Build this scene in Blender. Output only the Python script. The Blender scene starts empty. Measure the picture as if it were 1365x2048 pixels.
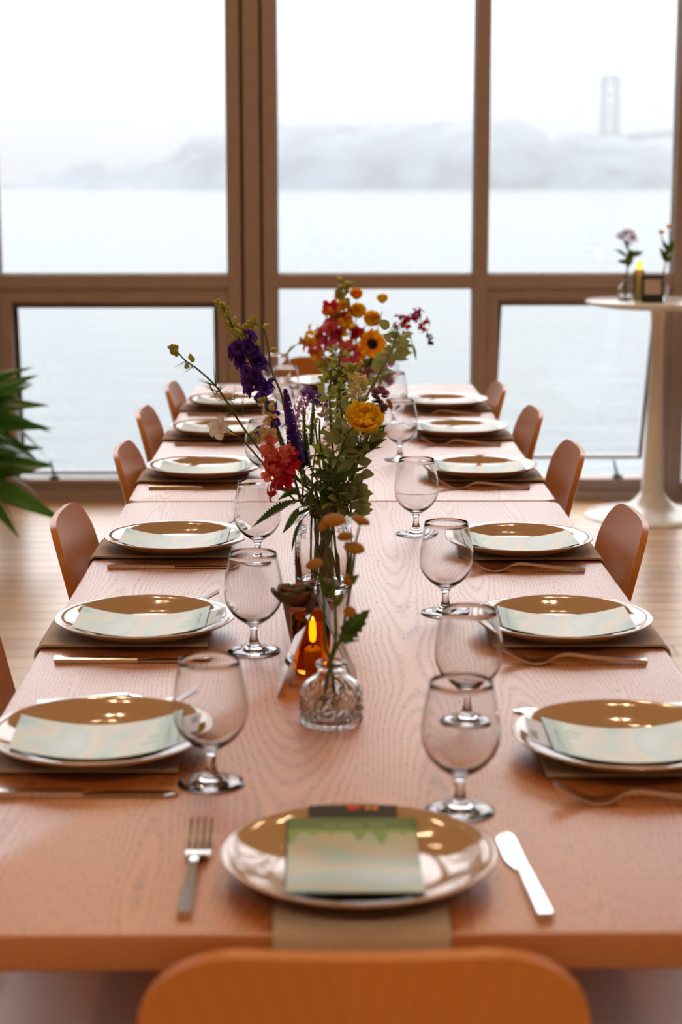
import bpy, math, random
from mathutils import Vector, Matrix, Quaternion, noise
R = math.radians
random.seed(7)
sc = bpy.context.scene
COL = sc.collection

# ------------------------------------------------------------------ camera, sky, lamps, exposure
F_PX, V_HOR, CAM_Z = 3600.0, 350.0, 1.42
PITCH = math.atan((1024 - V_HOR) / F_PX)
YAW = R(0.665)
cd = bpy.data.cameras.new('camera'); cam = bpy.data.objects.new('camera', cd); COL.objects.link(cam)
cam.location = (0, 0, CAM_Z)
cam.rotation_euler = (math.pi / 2 - PITCH, 0, -YAW)
cd.sensor_fit = 'VERTICAL'; cd.sensor_height = 36.0; cd.lens = F_PX / 2048 * 36
cd.clip_start = 0.05; cd.clip_end = 6000
cd.dof.use_dof = True; cd.dof.focus_distance = 3.15; cd.dof.aperture_fstop = 4.6; cd.dof.aperture_blades = 0
sc.camera = cam

def at(u, v, Y):
    """world point on the plane y = Y that the reference's pixel (u, v) looks at"""
    x = (u - 682.5) / F_PX; b = (v - 1024) / F_PX
    y = math.cos(PITCH) - b * math.sin(PITCH); z = -math.sin(PITCH) - b * math.cos(PITCH)
    c, s = math.cos(YAW), math.sin(YAW)
    X, YY = x * c + y * s, -x * s + y * c
    t = Y / YY
    return Vector((X * t, Y, CAM_Z + z * t))

w = bpy.data.worlds.new('overcast_sky'); sc.world = w; w.use_nodes = True
nt = w.node_tree; nt.nodes.clear()
def N(nt, t, **kw):
    n = nt.nodes.new(t)
    for k, v in kw.items():
        if k in n.inputs: n.inputs[k].default_value = v
        else: setattr(n, k, v)
    return n
# bright overcast sky, luminance rising smoothly from the hazy horizon to the zenith
tc = N(nt, 'ShaderNodeTexCoord'); sx = N(nt, 'ShaderNodeSeparateXYZ'); nt.links.new(tc.outputs['Generated'], sx.inputs[0])
mr = N(nt, 'ShaderNodeMapRange'); nt.links.new(sx.outputs['Z'], mr.inputs['Value'])
mr.inputs['To Min'].default_value = .53; mr.inputs['To Max'].default_value = 6.5
bg = N(nt, 'ShaderNodeBackground'); bg.inputs['Color'].default_value = (0.985, 0.985, 1.0, 1)
nt.links.new(mr.outputs[0], bg.inputs['Strength'])
wo = N(nt, 'ShaderNodeOutputWorld'); nt.links.new(bg.outputs[0], wo.inputs['Surface'])

sc.view_settings.view_transform = 'Standard'; sc.view_settings.look = 'None'
sc.view_settings.exposure = 0.93; sc.view_settings.gamma = 1.0; sc.view_settings.use_curve_mapping = False
cy = sc.cycles
cy.max_bounces = 14; cy.diffuse_bounces = 3; cy.glossy_bounces = 5; cy.transmission_bounces = 12
cy.transparent_max_bounces = 12; cy.volume_bounces = 6
cy.caustics_reflective = True; cy.caustics_refractive = True
cy.sample_clamp_indirect = 6.0; cy.blur_glossy = 0.5
cy.use_denoising = True; cy.use_adaptive_sampling = True; cy.adaptive_threshold = 0.02

LAMP_W = 8.0
WARM = (1.0, 0.72, 0.45)
LAMP_SPOTS = [(x + dx, y) for y in (1.5, 3.3, 5.1, 6.7) for x in (-0.9, 1.0) for dx in (-.09, .09)] + [(-2.4, -1.6), (0.0, -1.9), (2.3, -1.6)]

# ------------------------------------------------------------------ materials
def mat(name):
    m = bpy.data.materials.new(name); m.use_nodes = True; m.node_tree.nodes.clear(); return m
def out(m, sh, vol=None, disp=None):
    o = N(m.node_tree, 'ShaderNodeOutputMaterial')
    if sh is not None: m.node_tree.links.new(sh, o.inputs['Surface'])
    if vol is not None: m.node_tree.links.new(vol, o.inputs['Volume'])
def pb(name, col, rough=.5, metal=0, spec=.5, var=0, vscale=20, coat=0, bump=0, bscale=80, trans=0, ior=1.5, emit=None, es=0, sheen=0):
    m = mat(name); t = m.node_tree; L = t.links.new
    p = N(t, 'ShaderNodeBsdfPrincipled')
    p.inputs['Base Color'].default_value = (*col, 1); p.inputs['Roughness'].default_value = rough
    p.inputs['Metallic'].default_value = metal; p.inputs['Specular IOR Level'].default_value = spec
    p.inputs['Coat Weight'].default_value = coat; p.inputs['Coat Roughness'].default_value = .08
    p.inputs['Transmission Weight'].default_value = trans; p.inputs['IOR'].default_value = ior
    p.inputs['Sheen Weight'].default_value = sheen
    if emit: p.inputs['Emission Color'].default_value = (*emit, 1); p.inputs['Emission Strength'].default_value = es
    c = None
    if var or bump:
        c = N(t, 'ShaderNodeTexCoord')
    if var:
        n = N(t, 'ShaderNodeTexNoise', Scale=vscale, Detail=3.0); L(c.outputs['Object'], n.inputs['Vector'])
        r = N(t, 'ShaderNodeMapRange'); r.inputs['From Min'].default_value = .3; r.inputs['From Max'].default_value = .7
        r.inputs['To Min'].default_value = 1 - var; r.inputs['To Max'].default_value = 1 + var
        L(n.outputs['Fac'], r.inputs['Value'])
        h = N(t, 'ShaderNodeHueSaturation'); h.inputs['Color'].default_value = (*col, 1)
        L(r.outputs[0], h.inputs['Value']); L(h.outputs[0], p.inputs['Base Color'])
    if bump:
        n = N(t, 'ShaderNodeTexNoise', Scale=bscale, Detail=4.0); L(c.outputs['Object'], n.inputs['Vector'])
        b = N(t, 'ShaderNodeBump', Strength=bump, Distance=.002); L(n.outputs['Fac'], b.inputs['Height'])
        L(b.outputs[0], p.inputs['Normal'])
    out(m, p.outputs[0]); return m
def leafmat(name, col, tcol=None, tr=.35, rough=.5, var=.25, vscale=60):
    """thin petal or leaf: lets backlight glow through"""
    m = mat(name); t = m.node_tree; L = t.links.new
    tcol = tcol or tuple(min(1, c * 1.5) for c in col)
    c = N(t, 'ShaderNodeTexCoord'); n = N(t, 'ShaderNodeTexNoise', Scale=float(vscale), Detail=3.0); L(c.outputs['Object'], n.inputs['Vector'])
    r = N(t, 'ShaderNodeMapRange'); r.inputs['From Min'].default_value = .3; r.inputs['From Max'].default_value = .7
    r.inputs['To Min'].default_value = 1 - var; r.inputs['To Max'].default_value = 1 + var; L(n.outputs['Fac'], r.inputs['Value'])
    h = N(t, 'ShaderNodeHueSaturation'); h.inputs['Color'].default_value = (*col, 1); L(r.outputs[0], h.inputs['Value'])
    p = N(t, 'ShaderNodeBsdfPrincipled'); p.inputs['Roughness'].default_value = rough; p.inputs['Specular IOR Level'].default_value = .3
    L(h.outputs[0], p.inputs['Base Color'])
    tl = N(t, 'ShaderNodeBsdfTranslucent'); tl.inputs['Color'].default_value = (*tcol, 1)
    mx = N(t, 'ShaderNodeMixShader'); mx.inputs[0].default_value = tr
    L(p.outputs[0], mx.inputs[1]); L(tl.outputs[0], mx.inputs[2]); out(m, mx.outputs[0]); return m

def wood(name, light, dark, board=.152, along='Y', rings=820.0, sheen_rough=.36, seed=0.0, contrast=1.0, pores=1.0, bump=.35, spec=.5, coat=0.0):
    """plain-sawn oak: tilted growth-ring shells cut by the surface, board by board, with open pores"""
    m = mat(name); t = m.node_tree; L = t.links.new
    def math_(op, a, b=None, c=None):
        n = N(t, 'ShaderNodeMath'); n.operation = op
        for i, q in enumerate((a, b, c)):
            if q is None: continue
            if isinstance(q, (int, float)): n.inputs[i].default_value = q
            else: L(q, n.inputs[i])
        return n.outputs[0]
    c = N(t, 'ShaderNodeTexCoord'); s = N(t, 'ShaderNodeSeparateXYZ'); L(c.outputs['Object'], s.inputs[0])
    ax, ay = (s.outputs['X'], s.outputs['Y']) if along == 'Y' else ((s.outputs['Y'], s.outputs['X']) if along == 'X' else (s.outputs['X'], s.outputs['Z']))
    az = s.outputs['Z'] if along != 'Z' else s.outputs['Y']
    # slow waviness
    cx = N(t, 'ShaderNodeCombineXYZ'); L(math_('MULTIPLY', ax, 1.2), cx.inputs[0]); L(math_('MULTIPLY', ay, 2.6), cx.inputs[1]); L(math_('MULTIPLY', az, 3.0), cx.inputs[2])
    wv = N(t, 'ShaderNodeTexNoise', Scale=1.6, Detail=2.0); L(cx.outputs[0], wv.inputs['Vector'])
    wob = math_('MULTIPLY', math_('SUBTRACT', wv.outputs['Fac'], .5), .028)
    bx = math_('DIVIDE', math_('ADD', ax, 10.03 * board + seed), board)
    bi = math_('FLOOR', bx); wn = N(t, 'ShaderNodeTexWhiteNoise'); wn.noise_dimensions = '1D'; L(bi, wn.inputs['W'])
    xl = math_('ADD', math_('MULTIPLY', math_('SUBTRACT', math_('SUBTRACT', bx, bi), math_('ADD', .3, math_('MULTIPLY', wn.outputs['Value'], .4))), board), wob)
    n1 = N(t, 'ShaderNodeTexNoise', Scale=1.0, Detail=1.0); n1.noise_dimensions = '1D'
    L(math_('ADD', math_('MULTIPLY', ay, .55), math_('MULTIPLY', wn.outputs['Value'], 31.0)), n1.inputs['W'])
    dep = math_('ADD', math_('MULTIPLY', math_('SUBTRACT', n1.outputs['Fac'], .38), .22), az)
    rad = math_('SQRT', math_('ADD', math_('MULTIPLY', xl, xl), math_('MULTIPLY', dep, dep)))
    ring = math_('SINE', math_('MULTIPLY', rad, rings))
    ring = math_('POWER', math_('MULTIPLY', math_('ADD', ring, 1.0), .5), 2.0)
    pv = N(t, 'ShaderNodeCombineXYZ'); L(math_('MULTIPLY', ax, 620.0), pv.inputs[0]); L(math_('MULTIPLY', ay, 60.0), pv.inputs[1]); L(math_('MULTIPLY', az, 900.0), pv.inputs[2])
    pn = N(t, 'ShaderNodeTexNoise', Scale=1.0, Detail=1.0); L(pv.outputs[0], pn.inputs['Vector'])
    pr = N(t, 'ShaderNodeMapRange'); pr.inputs['From Min'].default_value = .52; pr.inputs['From Max'].default_value = .66; L(pn.outputs['Fac'], pr.inputs['Value'])
    pore = math_('MULTIPLY', pr.outputs[0], math_('ADD', .25, math_('MULTIPLY', ring, .75)))
    fac = math_('ADD', math_('MULTIPLY', ring, .42 * contrast), math_('MULTIPLY', pore, .9 * pores))
    cr = N(t, 'ShaderNodeMixRGB'); cr.inputs[1].default_value = (*light, 1); cr.inputs[2].default_value = (*dark, 1); L(fac, cr.inputs[0])
    hs = N(t, 'ShaderNodeHueSaturation'); L(cr.outputs[0], hs.inputs['Color']); L(math_('ADD', .92, math_('MULTIPLY', wn.outputs['Value'], .16)), hs.inputs['Value'])
    p = N(t, 'ShaderNodeBsdfPrincipled'); L(hs.outputs[0], p.inputs['Base Color']); p.inputs['Specular IOR Level'].default_value = spec; p.inputs['Coat Weight'].default_value = coat; p.inputs['Coat Roughness'].default_value = sheen_rough - .04; p.inputs['Coat IOR'].default_value = 1.95
    L(math_('ADD', sheen_rough, math_('MULTIPLY', fac, .3)), p.inputs['Roughness'])
    bp = N(t, 'ShaderNodeBump', Strength=bump, Distance=.0006); bp.invert = True; L(fac, bp.inputs['Height']); L(bp.outputs[0], p.inputs['Normal'])
    out(m, p.outputs[0]); return m

M = {}
M['oak'] = wood('oak_tabletop', (.46, .128, .012), (.15, .038, .004), sheen_rough=.47, rings=1150., contrast=.6, spec=.6, coat=1.0)
M['oak_edge'] = M['oak']
M['ply'] = wood('chair_veneer', (.55, .19, .03), (.40, .12, .015), board=.5, along='Z', rings=420., sheen_rough=.34, contrast=.28, pores=.25, bump=.08)
M['ply_edge'] = pb('chair_ply_edge', (.60, .23, .05), .35, var=.12)
M['chairleg'] = pb('chair_leg_steel', (.045, .03, .025), .35, metal=.6)
FL = [wood('floor_maple_%d' % i, l, d, board=.5, along='X', rings=360., sheen_rough=.30, contrast=.35, pores=.25, seed=.13 * i, bump=.1, spec=.5, coat=.35)
      for i, (l, d) in enumerate([((.62, .37, .17), (.48, .26, .10)), ((.68, .42, .20), (.52, .29, .12)), ((.56, .31, .13), (.42, .21, .08))])]
M['plate'] = pb('plate_glaze', (.44, .265, .14), .05, spec=.6, coat=.3, var=.04, vscale=8)
M['steel'] = pb('cutlery_steel', (.72, .70, .67), .13, metal=1)
M['linen'] = pb('napkin_linen', (.44, .335, .26), .85, var=.1, vscale=300, bump=.5, bscale=900, sheen=.2)
M['frame'] = pb('bronze_window_frame', (.40, .30, .27), .5, var=.05, spec=.4)
M['frame_dark'] = pb('bronze_sash_inner', (.22, .16, .135), .5)
M['gasket'] = pb('dark_gasket', (.03, .025, .02), .6)
M['gasket_grey'] = pb('grey_gasket', (.42, .45, .50), .5)
M['white'] = pb('white_lacquer', (.86, .84, .82), .25, spec=.5)
M['wall'] = pb('room_plaster', (.62, .57, .50), .8, var=.04)
M['ceil'] = pb('dark_ceiling', (.30, .22, .16), .8)
M['bulb'] = pb('lamp_bulb', (1, .8, .5), .5, emit=(1.0, .62, .22), es=260)
M['lampmetal'] = pb('lamp_housing', (.05, .045, .04), .4, metal=.6)
M['terra'] = pb('pink_terracotta', (.40, .15, .10), .6, var=.12, vscale=40, bump=.3, bscale=200)
M['soil'] = pb('potting_soil', (.03, .018, .01), .9, bump=1, bscale=300)
M['darkcard'] = None
def glass(name, col=(1, 1, 1), rough=0.0, ior=1.5):
    m = mat(name); g = N(m.node_tree, 'ShaderNodeBsdfGlass', Roughness=rough, IOR=ior); g.inputs['Color'].default_value = (*col, 1)
    out(m, g.outputs[0]); return m
M['glass'] = glass('clear_glass', (.985, .985, .985))
M['amber'] = glass('amber_glass', (.99, .62, .20))
M['bottle'] = glass('pressed_glass', (.975, .985, .98))
def pane_mat(name, tint=(.945, .95, .955)):
    m = mat(name); t = m.node_tree; L = t.links.new
    tr = N(t, 'ShaderNodeBsdfTransparent'); tr.inputs[0].default_value = (*tint, 1)
    gl = N(t, 'ShaderNodeBsdfGlossy', Roughness=0.0); fr = N(t, 'ShaderNodeFresnel', IOR=1.5); mx = N(t, 'ShaderNodeMixShader')
    L(fr.outputs[0], mx.inputs[0]); L(tr.outputs[0], mx.inputs[1]); L(gl.outputs[0], mx.inputs[2]); out(m, mx.outputs[0]); return m
M['pane'] = pane_mat('window_glass')
M['acrylic'] = pane_mat('clear_acrylic', (.93, .92, .90))
M['print_grey'] = pb('grey_print', (.23, .23, .24), .6)
M['print_pale'] = pb('pale_print', (.62, .52, .47), .6)
M['black'] = pb('black_card', (.012, .01, .01), .35)
M['red'] = pb('red_ink', (.6, .02, .01), .4)
M['orange_ink'] = pb('orange_ink', (.8, .25, .02), .4)
M['paleblue'] = pb('pale_blue_card', (.50, .52, .60), .5)
M['darkgreen_edge'] = pb('dark_green_card_edge', (.04, .06, .03), .5)
M['flame'] = pb('flame_glow', (1, .6, .1), .5, emit=(1.0, .42, .03), es=2.6)
M['wax'] = None
M['ledwick'] = pb('wick', (.03, .02, .01), .8)

def card_mat():
    """printed cover: soft pastel landscape wash, a green band across the top edge with drooping leaves under it"""
    m = mat('printed_menu_cover'); t = m.node_tree; L = t.links.new
    c = N(t, 'ShaderNodeTexCoord'); mp = N(t, 'ShaderNodeMapping'); mp.inputs['Scale'].default_value = (6, 13, 6); L(c.outputs['Object'], mp.inputs[0])
    n = N(t, 'ShaderNodeTexNoise', Scale=1.0, Detail=1.0); L(mp.outputs[0], n.inputs['Vector'])
    r = N(t, 'ShaderNodeValToRGB'); L(n.outputs['Fac'], r.inputs[0]); e = r.color_ramp.elements
    e[0].position = .28; e[0].color = (.16, .26, .21, 1); e[1].position = .72; e[1].color = (.40, .48, .48, 1)
    for p_, q in ((.38, (.33, .44, .36, 1)), (.46, (.48, .41, .28, 1)), (.53, (.44, .47, .34, 1)), (.60, (.33, .44, .40, 1))):
        k = e.new(p_); k.color = q
    s = N(t, 'ShaderNodeSeparateXYZ'); L(c.outputs['Object'], s.inputs[0])
    # leaf fringe: the band's edge is scalloped
    wv = N(t, 'ShaderNodeTexNoise', Scale=55.0, Detail=0.0); wv.noise_dimensions = '1D'; L(s.outputs['X'], wv.inputs['W'])
    a = N(t, 'ShaderNodeMath'); a.operation = 'MULTIPLY_ADD'; L(wv.outputs['Fac'], a.inputs[0]); a.inputs[1].default_value = .075; a.inputs[2].default_value = -.037
    a2 = N(t, 'ShaderNodeMath'); a2.operation = 'MAXIMUM'; L(a.outputs[0], a2.inputs[0]); a2.inputs[1].default_value = 0
    b = N(t, 'ShaderNodeMath'); b.operation = 'ADD'; L(s.outputs['Y'], b.inputs[0]); L(a2.outputs[0], b.inputs[1])
    g = N(t, 'ShaderNodeMath'); g.operation = 'GREATER_THAN'; L(b.outputs[0], g.inputs[0]); g.inputs[1].default_value = .073
    mx = N(t, 'ShaderNodeMixRGB'); L(g.outputs[0], mx.inputs[0]); L(r.outputs[0], mx.inputs[1]); mx.inputs[2].default_value = (.20, .33, .09, 1)
    g2 = N(t, 'ShaderNodeMath'); g2.operation = 'GREATER_THAN'; L(s.outputs['Y'], g2.inputs[0]); g2.inputs[1].default_value = .0795
    mx2 = N(t, 'ShaderNodeMixRGB'); L(g2.outputs[0], mx2.inputs[0]); L(mx.outputs[0], mx2.inputs[1]); mx2.inputs[2].default_value = (.11, .18, .06, 1)
    p = N(t, 'ShaderNodeBsdfPrincipled'); p.inputs['Roughness'].default_value = .34; L(mx2.outputs[0], p.inputs['Base Color']); out(m, p.outputs[0]); return m
M['card'] = card_mat()
M['ink'] = pb('pale_lettering', (.36, .42, .30), .5)

def water_mat():
    m = mat('bay_water'); t = m.node_tree; L = t.links.new
    c = N(t, 'ShaderNodeTexCoord'); mp = N(t, 'ShaderNodeMapping'); mp.inputs['Scale'].default_value = (.35, 1.0, 1); L(c.outputs['Object'], mp.inputs[0])
    n = N(t, 'ShaderNodeTexNoise', Scale=.9, Detail=5.0); L(mp.outputs[0], n.inputs['Vector'])
    b = N(t, 'ShaderNodeBump', Strength=.7, Distance=.35); L(n.outputs['Fac'], b.inputs['Height'])
    p = N(t, 'ShaderNodeBsdfPrincipled'); p.inputs['Base Color'].default_value = (.05, .062, .066, 1); p.inputs['Specular IOR Level'].default_value = .16; p.inputs['Roughness'].default_value = .25; p.inputs['IOR'].default_value = 1.33
    L(b.outputs[0], p.inputs['Normal']); out(m, p.outputs[0]); return m
M['water'] = water_mat()
M['hill'] = pb('wooded_hill', (.06, .07, .085), .9, var=.5, vscale=.05)
M['bridge'] = pb('bridge_steel', (.12, .14, .16), .6)
def fog_mat():  # grey sea haze, forward scattering
    m = mat('sea_haze'); v = N(m.node_tree, 'ShaderNodeVolumeScatter', Density=.00050, Anisotropy=0.75); v.inputs['Color'].default_value = (.93, .95, 1, 1)
    a = N(m.node_tree, 'ShaderNodeVolumeAbsorption', Density=.00055); a.inputs['Color'].default_value = (0, 0, 0, 1)
    ad = N(m.node_tree, 'ShaderNodeAddShader'); m.node_tree.links.new(v.outputs[0], ad.inputs[0]); m.node_tree.links.new(a.outputs[0], ad.inputs[1])
    out(m, None, ad.outputs[0]); return m
M['fog'] = fog_mat()

# ------------------------------------------------------------------ mesh helpers
class MB:
    def __init__(s): s.v = []; s.f = []
    def add(s, vs, fs, mtx=None):
        o = len(s.v)
        s.v += [tuple(mtx @ Vector(p)) if mtx else tuple(p) for p in vs]; s.f += [tuple(i + o for i in q) for q in fs]; return s
    def box(s, x0, x1, y0, y1, z0, z1, b=0.0, mtx=None):
        if b <= 0:
            vs = [(x, y, z) for z in (z0, z1) for y in (y0, y1) for x in (x0, x1)]
            return s.add(vs, [(0, 2, 3, 1), (4, 5, 7, 6), (0, 1, 5, 4), (2, 6, 7, 3), (0, 4, 6, 2), (1, 3, 7, 5)], mtx)
        vs = []; idx = {}
        for i, x in enumerate((x0, x1)):
            for j, y in enumerate((y0, y1)):
                for k, z in enumerate((z0, z1)):
                    sx_, sy_, sz_ = (1 if i == 0 else -1), (1 if j == 0 else -1), (1 if k == 0 else -1)
                    idx[i, j, k, 0] = len(vs); vs.append((x, y + sy_ * b, z + sz_ * b))
                    idx[i, j, k, 1] = len(vs); vs.append((x + sx_ * b, y, z + sz_ * b))
                    idx[i, j, k, 2] = len(vs); vs.append((x + sx_ * b, y + sy_ * b, z))
        fs = []
        I = idx
        for i in (0, 1):
            q = [I[i, 0, 0, 0], I[i, 1, 0, 0], I[i, 1, 1, 0], I[i, 0, 1, 0]]; fs.append(q if i else q[::-1])
            q = [I[0, i, 0, 1], I[1, i, 0, 1], I[1, i, 1, 1], I[0, i, 1, 1]]; fs.append(q[::-1] if i else q)
            q = [I[0, 0, i, 2], I[1, 0, i, 2], I[1, 1, i, 2], I[0, 1, i, 2]]; fs.append(q if i else q[::-1])
        for i in (0, 1):
            for j in (0, 1):
                fs.append([I[i, j, 0, 0], I[i, j, 1, 0], I[i, j, 1, 1], I[i, j, 0, 1]])
                fs.append([I[i, 0, j, 0], I[i, 1, j, 0], I[i, 1, j, 2], I[i, 0, j, 2]])
                fs.append([I[0, i, j, 1], I[1, i, j, 1], I[1, i, j, 2], I[0, i, j, 2]])
        for i in (0, 1):
            for j in (0, 1):
                for k in (0, 1): fs.append([I[i, j, k, 0], I[i, j, k, 1], I[i, j, k, 2]])
        return s.add(vs, fs, mtx)
    def tube(s, pts, rad, n=8, cap=True):
        pts = [Vector(p) for p in pts]; k = len(pts)
        rs = rad if isinstance(rad, (list, tuple)) else [rad] * k
        vs = []; up = None
        for i, p in enumerate(pts):
            d = (pts[min(i + 1, k - 1)] - pts[max(i - 1, 0)]).normalized()
            if up is None: up = d.orthogonal().normalized()
            up = (up - d * up.dot(d)).normalized(); sd = d.cross(up)
            for j in range(n):
                a = 2 * math.pi * j / n; vs.append(p + (up * math.cos(a) + sd * math.sin(a)) * rs[i])
        fs = [(i * n + j, i * n + (j + 1) % n, (i + 1) * n + (j + 1) % n, (i + 1) * n + j) for i in range(k - 1) for j in range(n)]
        if cap: fs += [tuple(range(n))[::-1], tuple((k - 1) * n + j for j in range(n))]
        return s.add(vs, fs)
    def lathe(s, prof, n=48, mod=None, mtx=None):
        """prof: list of (r, z); r = 0 ends are closed to a point"""
        vs = []; rows = []
        for i, (r, z) in enumerate(prof):
            if r <= 1e-7: rows.append([len(vs)]); vs.append((0, 0, z))
            else:
                row = []
                for j in range(n):
                    a = 2 * math.pi * j / n; rr = r * (mod(i, a, z) if mod else 1)
                    row.append(len(vs)); vs.append((rr * math.cos(a), rr * math.sin(a), z))
                rows.append(row)
        fs = []
        for a, b in zip(rows, rows[1:]):
            for j in range(n):
                k = (j + 1) % n
                if len(a) == 1 and len(b) == 1: break
                if len(a) == 1: fs.append((a[0], b[k], b[j]))
                elif len(b) == 1: fs.append((a[j], a[k], b[0]))
                else: fs.append((a[j], a[k], b[k], b[j]))
        return s.add(vs, fs, mtx)
    def grid(s, nu, nv, fn, mtx=None, flip=False):
        vs = [fn(i / (nu - 1), j / (nv - 1)) for j in range(nv) for i in range(nu)]
        fs = [(j * nu + i, j * nu + i + 1, (j + 1) * nu + i + 1, (j + 1) * nu + i) for j in range(nv - 1) for i in range(nu - 1)]
        if flip: fs = [q[::-1] for q in fs]
        return s.add(vs, fs, mtx)
    def slab(s, nu, nv, fn, off, mtx=None):
        """closed sheet: fn(u, v) front face, off(u, v) vector to the back face"""
        A = [Vector(fn(i / (nu - 1), j / (nv - 1))) for j in range(nv) for i in range(nu)]
        B = [Vector(fn(i / (nu - 1), j / (nv - 1))) + Vector(off(i / (nu - 1), j / (nv - 1))) for j in range(nv) for i in range(nu)]
        n = nu * nv
        fs = [(j * nu + i, j * nu + i + 1, (j + 1) * nu + i + 1, (j + 1) * nu + i) for j in range(nv - 1) for i in range(nu - 1)]
        fs += [tuple(n + q for q in f[::-1]) for f in fs]
        loop = [i for i in range(nu)] + [j * nu + nu - 1 for j in range(1, nv)] + [(nv - 1) * nu + i for i in range(nu - 2, -1, -1)] + [j * nu for j in range(nv - 2, 0, -1)]
        for a, b in zip(loop, loop[1:] + loop[:1]): fs.append((b, a, a + n, b + n))
        return s.add(A + B, fs, mtx)
    def mesh(s, name, m, smooth=True, angle=40):
        me = bpy.data.meshes.new(name); me.from_pydata(s.v, [], s.f); me.update()
        for q in (m if isinstance(m, (list, tuple)) else [m]): me.materials.append(q)
        if smooth: me.shade_smooth() if hasattr(me, 'shade_smooth') else None
        if smooth and angle < 180: me.set_sharp_from_angle(angle=R(angle))
        return me
def link(name, me, parent=None, loc=None):
    o = bpy.data.objects.new(name, me); COL.objects.link(o)
    if parent: o.parent = parent
    if loc is not None: o.location = loc
    return o
def obj(name, mb, m, parent=None, smooth=True, angle=40, loc=None):
    return link(name, mb.mesh(name, m, smooth, angle), parent, loc)
def tag(o, label, cat, group=None, kind=None):
    if label: o['label'] = label
    if cat: o['category'] = cat
    if group: o['group'] = group
    if kind: o['kind'] = kind
    return o
def thing(name, label, cat, loc=(0, 0, 0), rz=0, group=None):
    o = bpy.data.objects.new(name, None); COL.objects.link(o); o.empty_display_size = .05
    o.location = loc; o.rotation_euler = (0, 0, rz); return tag(o, label, cat, group)
def struct(name, mb, m, parent=None, smooth=False, label=None):
    o = obj(name, mb, m, parent, smooth)
    if parent is None: o['kind'] = 'structure'
    if label: o['label'] = label
    return o
def sempty(name, label=None):
    o = bpy.data.objects.new(name, None); COL.objects.link(o); o.empty_display_size = .05; o['kind'] = 'structure'
    if label: o['label'] = label
    return o
KIDS = {}
def copy_tree(o, parent=None):
    c = o.copy(); COL.objects.link(c)
    if parent: c.parent = parent
    for ch in list(o.children): copy_tree(ch, c)
    return c

# ------------------------------------------------------------------ setting: room shell
WY = 7.85                       # inner face of the window wall
RX0, RX1, RY0, CEIL = -4.6, 4.8, -4.2, 4.6
fl = struct('floor', MB().box(RX0, RX1, RY0, WY + .12, -.06, -.012), M['soil'], label='pale hardwood strip floor running across the room')
PW = .115
rows = int((WY + .02 - 1.2) / PW)
pmesh = {}
for r in range(rows):
    y0 = WY + .02 - (r + 1) * PW
    x = RX0 + random.uniform(0, .2)
    first = True
    while x < RX1 - .01:
        L_ = random.choice((3.0, 3.6, 4.2)) if not first else random.choice((1.2, 2.0, 2.8)); first = False
        x1 = min(x + L_, RX1); k = (round(x1 - x, 2), random.randrange(3))
        if k not in pmesh: pmesh[k] = MB().box(0, k[0] - .002, .0012, PW - .0012, -.0125, 0, b=.0015).mesh('floor_plank', FL[k[1]], False)
        link('floor_plank', pmesh[k], fl, (x, y0, 0)); x = x1
back = MB()
for r in range(int((1.2 - RY0) / PW) + 1):
    y0 = WY + .02 - (rows + r + 1) * PW
    if y0 > RY0: back.box(RX0, RX1, y0 + .0012, y0 + PW - .0012, -.0125, 0)
o = obj('floor_plank', back, FL[1], fl, False); o['kind'] = 'stuff'

struct('ceiling', MB().box(RX0, RX1, RY0, WY + .12, CEIL, CEIL + .1), M['ceil'], label='plain brown ceiling over the dining room')
struct('wall_back', MB().box(RX0, RX1, RY0 - .12, RY0, -.06, CEIL), M['wall'], label='warm plaster wall behind the camera')
struct('wall_left', MB().box(RX0 - .12, RX0, RY0, WY + .12, -.06, CEIL), M['wall'], label='warm plaster wall left of the table')
struct('wall_right', MB().box(RX1, RX1 + .12, RY0, WY + .12, -.06, CEIL), M['wall'], label='warm plaster wall right of the table')

# window wall: header, sill, posts, rails
WTOP = 4.1
struct('wall_front', MB().box(RX0, RX1, WY, WY + .14, WTOP + .07, CEIL), M['frame'], label='brown header above the windows')
struct('trim_1', MB().box(RX0, RX1, WY - .012, WY + .14, 0.0, .04).box(RX0, RX1, WY + .02, WY + .12, .04, .075), M['frame'], label='low brown bottom rail of the window wall')
MID0, MID1 = .936, .995
# wide central post: two flanges with grooves beside a middle fin
p = sempty('trim_2', 'wide brown double post between left and middle windows')
def post(name, x0, x1, y0, y1, par, z0=.04, z1=WTOP + .07, m='frame'):
    return struct(name, MB().box(x0, x1, y0, y1, z0, z1, b=.002), M[m], par)
post('post_flange', -.398, -.342, WY, WY + .13, p); post('post_flange', -.245, -.186, WY, WY + .13, p)
post('post_core', -.342, -.245, WY + .03, WY + .12, p, m='frame_dark'); post('post_fin', -.326, -.258, WY - .006, WY + .1, p)
struct('trim_3', MB().box(.668, .728, WY, WY + .13, .04, WTOP + .07, b=.002), M['frame'], label='slim brown post between middle and right windows')
struct('trim_4', MB().box(-1.455, -1.392, WY, WY + .13, .04, WTOP + .07, b=.002), M['frame'], label='slim brown post at the left edge of the view')
struct('trim_5', MB().box(1.535, 1.60, WY, WY + .13, .04, WTOP + .07, b=.002), M['frame'], label='slim brown post at the right edge of the view')
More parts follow.
